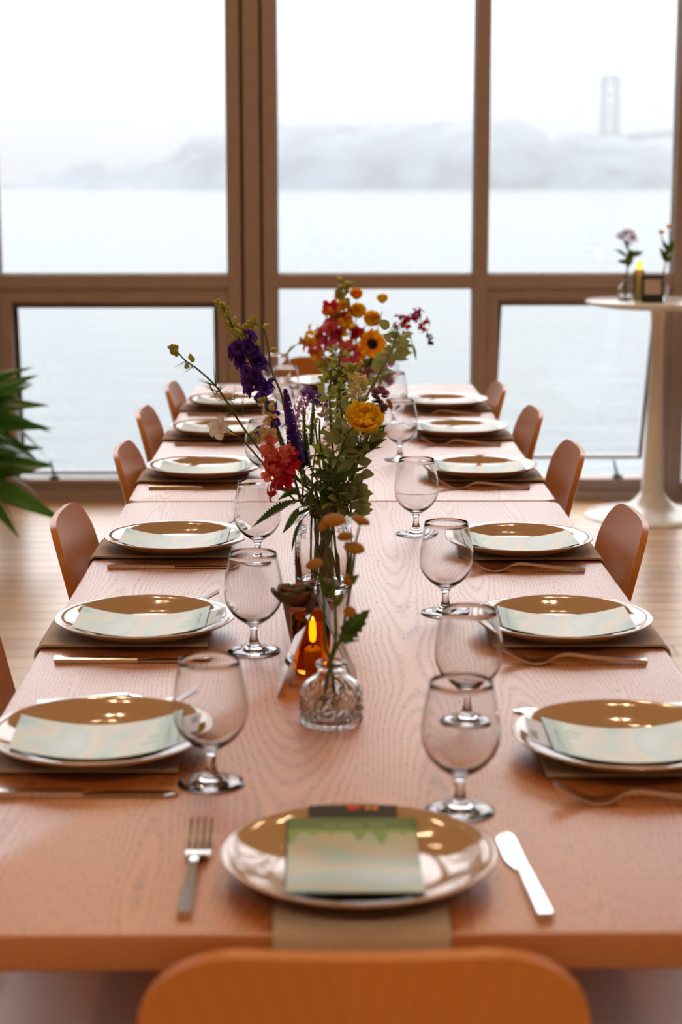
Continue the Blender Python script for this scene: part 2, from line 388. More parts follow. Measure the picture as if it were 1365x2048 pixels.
# mid rails
spans = [(-1.392, -.398, 6), (-.186, .668, 7), (.728, 1.535, 8)]
for a, b, k in spans:
    struct('trim_%d' % k, MB().box(a, b, WY + .004, WY + .12, MID0, MID1, b=.002), M['frame'], label=['brown mid rail across the left window', 'brown mid rail across the middle window', 'brown mid rail across the right window'][k - 6])
def pane(name, x0, x1, z0, z1, y, par, mtx=None):
    return obj(name, MB().box(x0, x1, y - .003, y + .003, z0, z1, mtx=mtx), M['pane'], par, False)
def gask(x0, x1, z0, z1, y, par, t=.006, m='gasket'):
    g = MB()
    g.box(x0, x0 + t, y - .012, y + .012, z0, z1).box(x1 - t, x1, y - .012, y + .012, z0, z1).box(x0 + t, x1 - t, y - .012, y + .012, z0, z0 + t).box(x0 + t, x1 - t, y - .012, y + .012, z1 - t, z1)
    return obj('window_gasket', g, M[m], par, False)
wi = 1
for a, b, lab in [(-1.392, -.398, 'tall fixed upper window pane on the left, over the bay'), (-.186, .668, 'tall fixed upper window pane in the middle, over the island'), (.728, 1.535, 'tall fixed upper window pane on the right, by the hazy bridge')]:
    wn_ = sempty('window_%d' % wi, lab); wi += 1
    pane('window_pane', a, b, MID1, WTOP, WY + .07, wn_); gask(a, b, MID1, WTOP, WY + .07, wn_, m='gasket_grey')
    struct('window_head', MB().box(a, b, WY + .004, WY + .12, WTOP, WTOP + .07), M['frame'], wn_)
wn_ = sempty('window_%d' % wi, 'fixed lower window pane behind the flowers'); wi += 1
pane('window_pane', -.186, .668, .075, MID0, WY + .07, wn_); gask(-.186, .668, .075, MID0, WY + .07, wn_, m='gasket_grey')
def awning(x0, x1, lab, tilt, fw=.05, top=.06, slot=0.0):
    """outer frame, and a sash hinged at its head, pushed out at the foot"""
    global wi
    wn_ = sempty('window_%d' % wi, lab); wi += 1
    z0, z1 = .075, MID0
    f = MB().box(x0, x0 + fw, WY + .012, WY + .12, z0, z1, b=.002).box(x1 - fw, x1, WY + .012, WY + .12, z0, z1, b=.002)
    f.box(x0 + fw, x1 - fw, WY + .012, WY + .12, z1 - top, z1, b=.002).box(x0 + fw, x1 - fw, WY + .012, WY + .12, z0, z0 + .02, b=.002)
    obj('window_frame', f, M['frame'], wn_, False)
    sx0, sx1, sz1 = x0 + fw + .002, x1 - fw - .002, z1 - top - .002; H = sz1 - (z0 + .022)
    mt = Matrix.Translation((0, WY + .085, sz1)) @ Matrix.Rotation(R(tilt), 4, 'X')
    g = MB(); b = .028
    g.box(sx0, sx0 + b * .5, -.014, .014, -H, 0, mtx=mt).box(sx1 - b * .5, sx1, -.014, .014, -H, 0, mtx=mt)
    g.box(sx0 + b * .5, sx1 - b * .5, -.014, .014, -b * .9, 0, mtx=mt).box(sx0 + b * .5, sx1 - b * .5, -.014, .014, -H, -H + b * .45, mtx=mt)
    s_ = obj('sash', g, M['frame_dark'], wn_, False)
    pane('sash_pane', sx0 + b * .5, sx1 - b * .5, -H + b * .45, -b * .9, 0, s_, mt)
    for xx in (sx0 + .012, sx1 - .012):
        e = mt @ Vector((xx, 0, -H * .98))
        obj('stay_arm', MB().tube([(xx, WY + .07, sz1 - .03), (xx, (WY + .07 + e.y) / 2 - .01, (sz1 + e.z) / 2), (xx, e.y, e.z)], .006, 6), M['lampmetal'], s_)
    for xx in (sx0 + .07, sx1 - .07):
        obj('window_latch', MB().box(xx - .02 + .09 * (1 if xx < (sx0 + sx1) / 2 else -1), xx + .02 + .09 * (1 if xx < (sx0 + sx1) / 2 else -1), WY + .02, WY + .06, z0 + .02, z0 + .034, b=.002).tube([(xx + .09 * (1 if xx < (sx0 + sx1) / 2 else -1), WY + .04, z0 + .03), (xx - .018 + .09 * (1 if xx < (sx0 + sx1) / 2 else -1), WY + .05, z0 + .10)], [.007, .004], 6), M['lampmetal'], s_)
    return wn_
awning(-1.392, -.398, 'lower left awning window standing slightly open', 5.0)
awning(.728, 1.535, 'lower right awning window standing open, sash tilted out', 19.0, top=.05)
# neighbouring bays beyond the view
for k, (a, b) in enumerate([(RX0, -1.455), (1.60, RX1)]):
    wn_ = sempty('window_%d' % wi, ['row of plain windows continuing left of the view', 'row of plain windows continuing right of the view'][k]); wi += 1
    g = MB(); n_ = 3; W_ = (b - a) / n_
    for i in range(n_):
        if i: g.box(a + i * W_ - .03, a + i * W_ + .03, WY, WY + .13, .075, WTOP)
    g.box(a, b, WY + .004, WY + .12, MID0, MID1); g.box(a, b, WY, WY + .12, WTOP, WTOP + .07)
    obj('window_frame', g, M['frame'], wn_, False); pane('window_pane', a, b, .075, WTOP, WY + .1, wn_)

# ------------------------------------------------------------------ outside: bay, island, bridge, haze
WZ = -5.0
struct('water', MB().grid(2, 2, lambda u, v: (-2500 + 5000 * u, WY + 3 + 3200 * v, WZ)), M['water'], label='pale choppy bay water outside the windows')
prof = [(-300, 362), (60, 362), (80, 352), (105, 344), (130, 336), (150, 326), (185, 322), (202, 326), (215, 338), (240, 336), (262, 326), (290, 324), (330, 318), (352, 306), (372, 284), (390, 273), (420, 268), (450, 268), (500, 258),
        (553, 250), (600, 252), (640, 245), (700, 250), (750, 248), (800, 250), (870, 242), (920, 244), (985, 236), (1030, 240), (1060, 246), (1085, 262), (1102, 280), (1120, 270), (1145, 264), (1190, 268), (1240, 276), (1300, 286), (1365, 300), (1500, 330), (1700, 352), (1900, 365)]
def ridge(u):
    for (a, b), (c, d) in zip(prof, prof[1:]):
        if a <= u <= c: return b + (d - b) * (u - a) / (c - a)
    return 365
def hill(u_, v_):
    u = -300 + 2200 * u_; pk = at(u, ridge(u), 930)
    y = 845 + 170 * v_; k = math.sin(math.pi * min(1, max(0, v_ * 1.0))) ** .6
    h = (pk.z - WZ) * k
    h += (noise.noise(Vector((pk.x * .12, y * .1, 0))) * 2.4 + noise.noise(Vector((pk.x * .3, y * .25, 3))) * 1.3) * min(1, h / 8)
    return (pk.x * y / 930 * 1.0, y, WZ - .5 + max(0, h))
tag(obj('island', MB().grid(260, 14, hill), M['hill'], angle=180), 'long wooded island across the bay, dissolving in haze', 'island')
tower = MB(); bt = thing('bridge_tower', 'hazy suspension bridge tower and deck rising behind the island', 'bridge')
BY = 1100
def bpx(u, v, y=BY): return at(u, v, y)
for u in (1209, 1236):
    a, b = bpx(u, 152), bpx(u, 300); tower.box(a.x - 1.8, a.x + 1.8, BY - 2, BY + 2, WZ, a.z)
for v0, v1 in ((152, 186), (196, 226), (236, 262)):
    a, b, c, d = bpx(1211, v0), bpx(1234, v1), bpx(1234, v0), bpx(1211, v1)
    tower.tube([a, b], .7, 4); tower.tube([c, d], .7, 4)
for v in (154, 190, 230, 266):
    a, b = bpx(1209, v), bpx(1236, v); tower.box(a.x, b.x, BY - 1.5, BY + 1.5, a.z - 1.2, a.z + 1.2)
obj('tower', tower, M['bridge'], bt, False)
a = bpx(1170, 285); b = bpx(1500, 252); a.y = BY; b.y = BY - 60
obj('deck', MB().add([a + Vector((0, -5, -2.2)), b + Vector((0, -5, -2.2)), b + Vector((0, 5, -2.2)), a + Vector((0, 5, -2.2)), a + Vector((0, -5, 2.2)), b + Vector((0, -5, 2.2)), b + Vector((0, 5, 2.2)), a + Vector((0, 5, 2.2))],
    [(0, 3, 2, 1), (4, 5, 6, 7), (0, 1, 5, 4), (1, 2, 6, 5), (2, 3, 7, 6), (3, 0, 4, 7)]), M['bridge'], bt, False)
cb = MB()
cb.tube([bpx(1209, 154), bpx(1170, 215), bpx(1120, 262)], .35, 4).tube([bpx(1236, 154), bpx(1290, 215), bpx(1400, 245)], .35, 4)
obj('cable', cb, M['bridge'], bt)
fg = obj('sea_haze', MB().box(-1200, 1200, WY + 25, 1600, WZ - 1, 50), M['fog'], None, False); tag(fg, 'thin white haze hanging over the bay', 'haze', kind='stuff')

# ------------------------------------------------------------------ ceiling lamps (the warm dots mirrored in the plates)
lm = None
for i, (x, y) in enumerate(LAMP_SPOTS):
    if lm is None:
        lm = thing('ceiling_spotlight', 'small warm ceiling spotlight over the table', 'lamp', (x, y, CEIL), 0, 'ceiling spotlights over the dining room')
        obj('lamp_housing', MB().lathe([(0, 0), (.022, 0), (.022, -.09), (.018, -.09), (.018, -.05), (0, -.05)], 20), M['lampmetal'], lm)
        obj('bulb', MB().lathe([(0, -.088), (.008, -.087), (.014, -.082), (.016, -.075), (0, -.066)], 16), M['bulb'], lm)
        o = lm
    else:
        o = copy_tree(lm); o.location = (x, y, CEIL)
    ld = bpy.data.lights.new('lamp_light', 'SPOT'); ld.energy = LAMP_W * (13 if y < 0 else (.6 if y < 2 else 1)); ld.color = WARM; ld.shadow_soft_size = .03; ld.spot_size = R(125); ld.spot_blend = .6
    lo = bpy.data.objects.new('lamp_light', ld); COL.objects.link(lo); lo.parent = o; lo.location = (0, 0, -.1)

# ------------------------------------------------------------------ tables
TX0, TX1, TZ, TT = -.41, .503, .74, .036
def tabletop(x0, x1, y0, y1):
    r = .03; pts = []
    for cx, cy, a0 in ((x1 - r, y0 + r, -90), (x1 - r, y1 - r, 0), (x0 + r, y1 - r, 90), (x0 + r, y0 + r, 180)):
        for k in range(7): a = R(a0 + 15 * k); pts.append((cx + r * math.cos(a), cy + r * math.sin(a)))
    n = len(pts); mb = MB(); cx, cy = (x0 + x1) / 2, (y0 + y1) / 2
    def ring(z, ins): return [(x - ins * (1 if x > cx else -1), y - ins * (1 if y > cy else -1), z) for x, y in pts]
    vs = ring(-TT, .002) + ring(-TT + .002, 0) + ring(-.0025, 0) + ring(-.0007, .0007) + ring(0, .0025)
    fs = [(i * n + j, i * n + (j + 1) % n, (i + 1) * n + (j + 1) % n, (i + 1) * n + j) for i in range(4) for j in range(n)]
    fs += [tuple(range(n))[::-1], tuple(4 * n + j for j in range(n))]
    return mb.add(vs, fs)
def table(label, y0, y1, ofs):
    xc, yc = (TX0 + TX1) / 2, (y0 + y1) / 2
    t = thing('dining_table', label, 'table', (xc, yc, 0), 0, 'oak dining tables set end to end')
    hx, hy = (TX1 - TX0) / 2, (y1 - y0) / 2
    obj('tabletop', tabletop(-hx, hx, -hy, hy), M['oak'], t, loc=(0, 0, TZ), angle=50)
    for sx_ in (-1, 1):
        obj('rail', MB().box(sx_ * (hx - .1) - .011, sx_ * (hx - .1) + .011, -hy + .36, hy - .36, TZ - TT - .04, TZ - TT), M['oak'], t, False)
        for sy_ in (-1, 1):
            obj('leg', MB().box(sx_ * (hx - .03) - .025, sx_ * (hx - .03) + .025, sy_ * (hy - .035) - .025, sy_ * (hy - .035) + .025, 0, TZ - TT, b=.004), M['oak'], t, False)
    for sy_ in (-1, 1):
        obj('rail', MB().box(-hx + .111, hx - .111, sy_ * (hy - .38) - .011, sy_ * (hy - .38) + .011, TZ - TT - .04, TZ - TT), M['oak'], t, False)
    return t
table('long pale oak table nearest the camera, squared front edge in full view', 1.542, 3.752, 0)
table('long pale oak table at the window end, pushed against the first', 3.760, 5.935, 1)

# ------------------------------------------------------------------ chairs
def chair_proto():
    t = thing('dining_chair', 'x', 'chair')
    W, T_, ZT = .375, .012, .812
    def bf(u, v):
        z = .462 + (ZT - .462) * v ** .85 if v < .5 else None
        vv = v; 
        if v <= .6: z = .462 + (ZT - .085 - .462) * v / .6
        else: z = ZT - .085 + .085 * math.sin((v - .6) / .4 * math.pi / 2)
        k = max(0, (z - (ZT - .085)) / .085); hw = W / 2 - .092 + .092 * math.sqrt(max(0, 1 - k * k))
        if z < .62: hw -= .012 * ((.62 - z) / .16) ** 2
        s = (u - .5) * 2; x = s * hw
        y = -.188 - (z - .462) * .24 + .022 * (x / (W / 2)) ** 2 * (1 if True else 0)
        return (x, y, z)
    obj('backrest', MB().slab(17, 24, bf, lambda u, v: (0, -T_ * .97, -.003)), M['ply'], t, angle=55)
    def sf(u, v):
        s = (u - .5) * 2; y = -.188 + .40 * v; k = max(0, (v - .82) / .18); hw = .195 - .05 * (1 - math.sqrt(max(0, 1 - k * k)))
        if v < .25: hw -= .01 * (1 - v / .25)
        z = .452 + .012 * s * s - .012 * math.sin(math.pi * v) - .018 * k * k + .012 * max(0, 1 - v / .12)
        return (s * hw, y, z)
    obj('seat', MB().slab(15, 18, sf, lambda u, v: (0, 0, -T_)), M['ply'], t, angle=55)
    obj('seat_frame', MB().box(-.15, .15, -.15, -.12, .415, .438).box(-.15, .15, .10, .13, .415, .432).box(-.15, -.12, -.15, .13, .415, .43).box(.12, .15, -.15, .13, .415, .43), M['chairleg'], t, False)
    for sx_ in (-1, 1):
        for sy_ in (-1, 1):
            obj('leg', MB().tube([(sx_ * .20, sy_ * .2 - .01, 0), (sx_ * .135, sy_ * .13 - .01, .43)], [.008, .010], 10), M['chairleg'], t)
    return t
SIDE = {'L': [2.067, 2.628, 3.25, 4.065, 4.715, 5.30], 'R': [2.045, 2.62, 3.224, 4.065, 4.709, 5.295]}
CH = [('L', 1, -.295, 'dining chair at the left frame edge, only a sliver of its back seen'),
      ('L', 0, -.262, 'dining chair beyond the left frame edge, tucked in at the nearest place'),
      ('R', 0, .345, 'dining chair beyond the right frame edge, tucked in at the nearest place'),
      ('R', 1, .40, 'dining chair just outside the right frame edge at the second place'),
      ('L', 2, -.205, 'left-side bentwood chair nearest the camera, whole arched back over bare floor'),
      ('L', 3, -.185, 'left-side bentwood chair beside the table joint, second arched back from the front'),
      ('L', 4, -.20, 'left-side bentwood chair third from the front, against the lower window'),
      ('L', 5, -.175, 'left-side bentwood chair farthest from the camera'),
      ('R', 2, .305, 'right-side bentwood chair nearest the camera, whole arched back by the frame edge'),
      ('R', 3, .315, 'right-side bentwood chair just left of the white pedestal table base'),
      ('R', 4, .30, 'right-side bentwood chair third from the front, in front of the open window'),
      ('R', 5, .265, 'right-side bentwood chair farthest from the camera')]
ch0 = chair_proto(); used = False
def put(proto, flag, loc, rz, label):
    o = copy_tree(proto) if flag else proto
    o.location = loc; o.rotation_euler = (0, 0, rz); o['label'] = label; return o
ch0['group'] = 'bentwood chairs around the dining tables'
for s, i, x, lab in CH:
    put(ch0, used, (x, SIDE[s][i], 0), -math.pi / 2 if s == 'L' else math.pi / 2, lab); used = True
put(ch0, True, (.035, 1.617, 0), 0, 'orange-lit chair back in the foreground, cut off by the bottom of the photo')
put(ch0, True, (.03, 5.855, 0), math.pi, 'chair at the far head of the table, behind the flowers by the window')

# ------------------------------------------------------------------ place settings
def plate_proto():
    pr = [(0, .003), (.062, .003), (.064, 0), (.069, 0), (.072, .003), (.095, .0085), (.118, .0165), (.1335, .0245), (.1352, .0262), (.1345, .0276), (.1325, .0277),
          (.118, .0215), (.105, .0162), (.092, .0118), (.08, .0092), (.06, .0078), (.03, .0072), (0, .007)]
    return obj('dinner_plate', MB().lathe(pr, 96), M['plate'], angle=70)
def napkin_proto():
    W = .165; T_ = .0035
    path = []
    for k in range(10): path.append((.245 - .2375 * k / 9, 0.0006))
    for k in range(1, 8): a = R(90 * k / 7); path.append((.0075 - .0125 * math.sin(a), .0006 - .0125 * (1 - math.cos(a))))
    for k in range(1, 6): path.append((-.005 - .0006 * k, -.0119 - .02 * k))
    n = len(path)
    def f(u, v):
        i = min(int(u * (n - 1) + .5), n - 1); y, z = path[i]; return ((v - .5) * W * (1 - .02 * math.sin(u * 3)), y, z + .0002)
    def off(u, v):
        i = min(int(u * (n - 1) + .5), n - 1)
        a = path[max(i - 1, 0)]; b = path[min(i + 1, n - 1)]; d = Vector((0, b[0] - a[0], b[1] - a[1])).normalized()
        return (0, -T_ * -d.z * 1.0 if False else T_ * d.z, -T_ * d.y)
    mb = MB().slab(n, 5, f, off)
    return obj('napkin', mb, M['linen'], angle=60)
def knife_proto():
    t = thing('table_knife', 'x', 'knife'); L1, L2 = .118, .107
    def hb(u, v):
        y = u * L1; hw = .0048 + .0017 * (1 - u) ; a = 2 * math.pi * v
        return (0, 0, 0)
    h = MB()
    secs = []
    for k in range(9):
        q = k / 8; y = q * L1; hw = .0078 - .0018 * q; th_ = .0042 - .0008 * q
        secs += [(-hw + .001, y, 0.0), (hw - .001, y, 0.0), (hw, y, .001), (hw, y, th_ * 2 - .001), (hw - .001, y, th_ * 2), (-hw + .001, y, th_ * 2), (-hw, y, th_ * 2 - .001), (-hw, y, .001)]
    fs = [(i * 8 + j, i * 8 + (j + 1) % 8, (i + 1) * 8 + (j + 1) % 8, (i + 1) * 8 + j) for i in range(8) for j in range(8)]
    fs += [tuple(range(8))[::-1], tuple(64 + j for j in range(8))]
    h.add(secs, [q[::-1] for q in fs]); obj('handle', h, M['steel'], t, angle=30)
    b = MB(); V = []
    for k in range(17):
        q = k / 16; y = L1 - .001 + q * L2
        back = .006; edge = -.0045 - .0095 * min(1, q / .28) ** .8 if q < .28 else -.014
        if q > .78: e = (q - .78) / .22; edge = -.014 + .0135 * e ** 2.6; back = .006 - .006 * e ** 3
        zb = .0012
        V += [(edge, y, zb + .0008), (0, y, zb), (back, y, zb + .0004), (back, y, zb + .0020), (0, y, zb + .0024), (edge, y, zb + .0012)]
    fs = [(i * 6 + j, i * 6 + (j + 1) % 6, (i + 1) * 6 + (j + 1) % 6, (i + 1) * 6 + j) for i in range(16) for j in range(6)]
    fs += [tuple(range(6))[::-1], tuple(96 + j for j in range(6))]
    b.add(V, [q[::-1] for q in fs]); obj('blade', b, M['steel'], t, angle=60)
    return t
def fork_proto():
    t = thing('table_fork', 'x', 'fork')
    pz = [(0, .004), (.04, .0075), (.08, .0115), (.105, .0145), (.118, .0145), (.132, .0105), (.142, .0055), (.152, .0030), (.163, .0035), (.175, .0075), (.190, .0145), (.205, .0225)]
    def z_of(y):
        for (a, b), (c, d) in zip(pz, pz[1:]):
            if y <= c: return b + (d - b) * (y - a) / (c - a)
        return pz[-1][1]
    def bar(ys, wfn, cfn, th_=.0016):
        V = []
        for y in ys:
            w_ = wfn(y); c = cfn(y); z = z_of(y); q = th_ if y > .125 else .0022 + .0012 * (1 - y / .125)
            V += [(c - w_, y, z - q), (c + w_, y, z - q), (c + w_, y, z + q), (c - w_, y, z + q)]
        n = len(ys); fs = [(i * 4 + j, i * 4 + (j + 1) % 4, (i + 1) * 4 + (j + 1) % 4, (i + 1) * 4 + j) for i in range(n - 1) for j in range(4)]
        fs += [(0, 1, 2, 3)[::-1], tuple((n - 1) * 4 + j for j in range(4))]
        return V, [q[::-1] for q in fs]
    lerp = lambda a, b, k: a + (b - a) * max(0, min(1, k))
    h = MB(); h.add(*bar([i * .0085 for i in range(16)], lambda y: lerp(.0072, .0038, y / .115), lambda y: 0)); obj('handle', h, M['steel'], t, angle=40)
    g = MB(); g.add(*bar([.1275 + i * .0045 for i in range(8)], lambda y: lerp(.0038, .0125, ((y - .1275) / .02) ** .8 if y > .1275 else 0), lambda y: 0))
    for k in range(4):
        cx = -.0105 + .007 * k
        g.add(*bar([.157 + i * .006 for i in range(9)], lambda y: lerp(.0024, .0012, (y - .16) / .045), lambda y, cx=cx: cx, .0012))
    obj('tines', g, M['steel'], t, angle=40)
    return t
def glass_proto():
    o_ = [(0, .0008), (.012, .0006), (.030, .0002), (.0370, 0), (.0385, .0011), (.0376, .0023), (.0300, .0031), (.0220, .0041), (.0150, .0062), (.0102, .0100), (.0074, .0150), (.0058, .0210), (.0052, .0280), (.0056, .0345), (.0085, .0395),
          (.0150, .0440), (.0240, .0500), (.0320, .0580), (.0380, .0670), (.0417, .0770), (.0432, .0875), (.0428, .0990), (.0408, .1120), (.0380, .1260), (.0352, .1390), (.0340, .1460),
          (.0337, .1463), (.0334, .1459)]
    i_ = [(.0344, .1390), (.0372, .1260), (.0400, .1120), (.0420, .0990), (.0424, .0875), (.0408, .0772), (.0368, .0680), (.0308, .0597), (.0232, .0528), (.0150, .0480), (.0070, .0458), (0, .0453)]
    return obj('wine_glass', MB().lathe(o_ + i_, 72), M['glass'], angle=180)
def sagz(y, L_=.2, c=.016): return c * (2 * y / L_) ** 2
def card_proto():
    t = thing('menu_card', 'x', 'menu')
    W, L_ = .131, .195
    def f(z0, w0, w1, y0, y1, lift=0):
        return lambda u, v: (w0 + (w1 - w0) * u, y0 + (y1 - y0) * v, z0 + sagz(y0 + (y1 - y0) * v) + lift)
    obj('cover', MB().slab(3, 15, f(.0022, -W / 2, W / 2, -L_ / 2, L_ / 2), lambda u, v: (0, 0, -.0006)), M['card'], t, angle=60)
    obj('inner_leaf', MB().slab(3, 15, f(.0012, -W / 2 - .002, W / 2 - .002, -L_ / 2, L_ / 2 + .0008), lambda u, v: (0, 0, -.0008)), M['darkgreen_edge'], t, angle=60)
    ink = MB()
    rr = random.Random(3)
    x = -.030
    while x < .030:
        q = rr.uniform(.002, .006)
        if rr.random() < .8: ink.grid(2, 3, lambda u, v, x=x, q=q: (x + q * u, .0842 + .0022 * v, .0025 + sagz(.0842 + .0022 * v)))
        x += q + .0012
    obj('lettering', ink, M['ink'], t, False)
    return t
def slip_proto(dark):
    W = .092
    f = lambda u, v: (-W / 2 + W * u, -.09 + .2 * v, sagz(-.078 + .2 * v) - .0002)
    t = thing('program_booklet', 'x', 'booklet')
    obj('cover', MB().slab(2, 12, f, lambda u, v: (0, 0, -.0005)), M['black' if dark else 'paleblue'], t, False)
    if dark:
        obj('print_mark', MB().slab(4, 2, lambda u, v: (-.006 + .013 * u, .1035 + .0055 * v, .0001 + sagz(.1155 + .0055 * v)), lambda u, v: (0, 0, -.0002)), M['red'], t, False)['label'] = 'red printed mark'
        for k in range(2): obj('print_mark', MB().slab(3, 2, lambda u, v: (.012 + .008 * k + .006 * u, .1035 + .004 * v, .0001 + sagz(.1155 + .004 * v)), lambda u, v: (0, 0, -.0002)), M['orange_ink'], t, False)['label'] = 'orange printed mark'
    else:
        obj('print_mark', MB().slab(4, 3, lambda u, v: (-.03 + .03 * u, .098 + .009 * v, .0001 + sagz(.110 + .009 * v)), lambda u, v: (0, 0, -.0002)), M['print_grey'], t, False)['label'] = 'grey printed mark'
    return t

PR = dict(plate=plate_proto(), napkin=napkin_proto(), knife=knife_proto(), fork=fork_proto(), glass=glass_proto(), card=card_proto(), slip=slip_proto(False), dark=slip_proto(True))
CAT = dict(plate='plate', napkin='napkin', glass='glass')
GRP = dict(plate='dinner plates along the tables', napkin='napkins under the plates', knife='table knives beside the plates', fork='table forks beside the plates', glass='stemmed water glasses on the tables',
           card='menu cards on the plates', slip='program slips under the menu cards')
for k, g in GRP.items():
    PR[k]['group'] = g
    if k in CAT: PR[k]['category'] = CAT[k]
US = {}
def place(k, ox, oy, rz, px, py, pz, spin, label):
    c, s = math.cos(rz), math.sin(rz)
    o = put(PR[k], US.get(k, False), (ox + c * px - s * py, oy + s * px + c * py, pz), rz + spin, label); US[k] = True; return o
ORD = {'L': ['nearest', 'second', 'third', 'fourth', 'fifth', 'farthest'], 'R': ['nearest', 'second', 'third', 'fourth', 'fifth', 'farthest']}
def setting(sd, i, ox, oy, rz, py=.145, glassxy=None, has_card=True):
    rnd = random.Random(hash((sd, i)) if False else (i * 17 + ord(sd[0])))
    if sd in 'LR':
        wh = '%s %s side' % (['nearest place,', 'second place from the front,', 'third place from the front,', 'fourth place from the front,', 'fifth place from the front,', 'farthest place,'][i], 'left' if sd == 'L' else 'right')
    elif sd == 'N': wh = 'in the foreground, at the near head'
    else: wh = 'at the far head, by the window'
    place('napkin', ox, oy, rz, 0, 0, TZ + .003, 0, 'taupe napkin hanging over the edge, %s' % wh)
    place('plate', ox, oy, rz, 0, py, TZ + .0040, rnd.uniform(-.2, .2), 'glossy tan dinner plate, %s' % wh)
    j = rnd.uniform(-.05, .05) if sd != 'N' else .0
    dx = .0
    if sd == 'N': dx = -.005
    if has_card:
        place('card', ox, oy, rz, dx, py - .004, TZ + .0128, j, 'pastel menu card on the plate, %s' % wh)
        if sd == 'N': place('dark', ox, oy, rz, -.004, py + .004, TZ + .0128, 0, 'black booklet with red mark under the foreground menu card')
        else: place('slip', ox, oy, rz, .006 if sd == 'L' else -.006, py + .008, TZ + .0128, j - .05, 'pale blue slip under the card, %s' % wh)
    if sd == 'N':
        place('knife', ox, oy, rz, .171, .026, TZ + .0002, .06, 'table knife with blade aglow, right of the foreground plate')
        place('fork', ox, oy, rz, -.165, .035, TZ + .0002, -.02, 'table fork with upright tines, left of the foreground plate')
    elif sd != 'F':
        place('knife', ox, oy, rz, .152 if sd == 'L' else .19, .03 + rnd.uniform(-.005, .008), TZ + .0002, rnd.uniform(-.02, .03), 'table knife by the plate, %s' % wh)
        place('fork', ox, oy, rz, -.19 if sd == 'L' else -.163, .042, TZ + .0002, .03 if sd == 'L' else -.02, 'table fork by the plate, %s' % wh)
    else:
        place('knife', ox, oy, rz, .165, .03, TZ + .0002, .0, 'table knife at the far head of the table')
        place('fork', ox, oy, rz, -.165, .04, TZ + .0002, .0, 'table fork at the far head of the table')
    if glassxy:
        o = put(PR['glass'], US.get('glass', False), (glassxy[0], glassxy[1], TZ + .0003), rnd.uniform(0, 3), 'empty stemmed glass, %s' % wh); US['glass'] = True
GL = [(-.125, 1.955), (-.097, 2.533), (-.112, 3.144), (-.125, 3.95), (-.105, 4.6), (-.10, 5.10)]
GR = [(.186, 2.189), (.197, 2.763), (.184, 3.40), (.193, 4.316), (.199, 4.938), (.20, 5.5)]
for i in range(6): setting('L', i, TX0, SIDE['L'][i], -math.pi / 2, .147, GL[i])
for i in range(6): setting('R', i, TX1, SIDE['R'][i], math.pi / 2, .141, GR[i])
setting('N', 0, .037, 1.542, 0, .126, (.151, 1.863))
setting('F', 0, .035, 5.935, math.pi, .145, (-.13, 5.45))

# ------------------------------------------------------------------ flower kit
G = {}
G['stem'] = leafmat('green_stem', (.10, .14, .025), tr=.12, rough=.45)
G['stem_pale'] = leafmat('pale_green_stem', (.24, .28, .07), tr=.2)
G['leaf_dark'] = leafmat('dark_serrated_leaf', (.035, .065, .010), (.14, .24, .02), tr=.22, rough=.35)
G['leaf'] = leafmat('green_leaf', (.09, .15, .025), (.32, .46, .05), tr=.34)
G['euca'] = leafmat('grey_green_leaf', (.27, .29, .13), (.36, .40, .10), tr=.3, rough=.55)
G['euca2'] = leafmat('olive_leaf', (.24, .26, .06), (.50, .54, .08), tr=.36, rough=.5)
G['bud'] = leafmat('yellow_green_bud', (.50, .48, .13), (.75, .72, .18), tr=.35)
G['purple'] = leafmat('deep_purple_petal', (.065, .018, .22), (.16, .03, .46), tr=.3)
G['violet'] = leafmat('violet_petal', (.12, .035, .34), (.22, .06, .55), tr=.3)
G['coral'] = leafmat('coral_petal', (.75, .16, .13), (.95, .22, .15), tr=.35)
G['crimson'] = leafmat('crimson_petal', (.55, .01, .025), (.8, .02, .04), tr=.35)
G['pink'] = leafmat('pink_petal', (.72, .12, .26), (.9, .18, .3), tr=.35)
G['magenta'] = leafmat('magenta_petal', (.42, .02, .12), (.6, .03, .16), tr=.3)
G['mauve'] = leafmat('mauve_petal', (.42, .16, .26), (.6, .25, .35), tr=.25)
G['lilac'] = leafmat('lilac_petal', (.55, .30, .50), (.7, .4, .6), tr=.35)
G['white'] = leafmat('white_petal', (.78, .66, .60), (.8, .7, .6), tr=.3, var=.06)
G['cream'] = leafmat('cream_petal', (.80, .66, .34), (.9, .75, .35), tr=.4)
G['yellow'] = leafmat('yellow_petal', (.98, .64, .03), (1, .74, .04), tr=.55, var=.1)
G['orange'] = leafmat('orange_petal', (.98, .34, .01), (1, .46, .01), tr=.55, var=.12)
G['button'] = pb('button_flower_head', (.85, .33, .008), .8, var=.25, vscale=900, bump=1, bscale=1500)
G['disc'] = pb('sunflower_disc', (.012, .006, .003), .9, bump=1, bscale=800)
G['brown'] = leafmat('brown_bud', (.12, .06, .02), tr=.15)
G['twig'] = pb('straw_twig', (.42, .28, .11), .6, var=.15)
M['wax'] = leafmat('candle_wax', (.95, .88, .55), (.98, .9, .5), tr=.4, var=.03)
G['succ'] = leafmat('dusky_succulent_leaf', (.13, .11, .06), (.16, .12, .05), tr=.06, rough=.4, var=.3, vscale=25)
G['succ_red'] = leafmat('reddish_succulent_leaf', (.20, .075, .05), (.25, .08, .05), tr=.06, rough=.4, var=.3, vscale=25)
G['plantleaf'] = leafmat('glossy_houseplant_leaf', (.035, .10, .02), (.15, .35, .03), tr=.25, rough=.22)

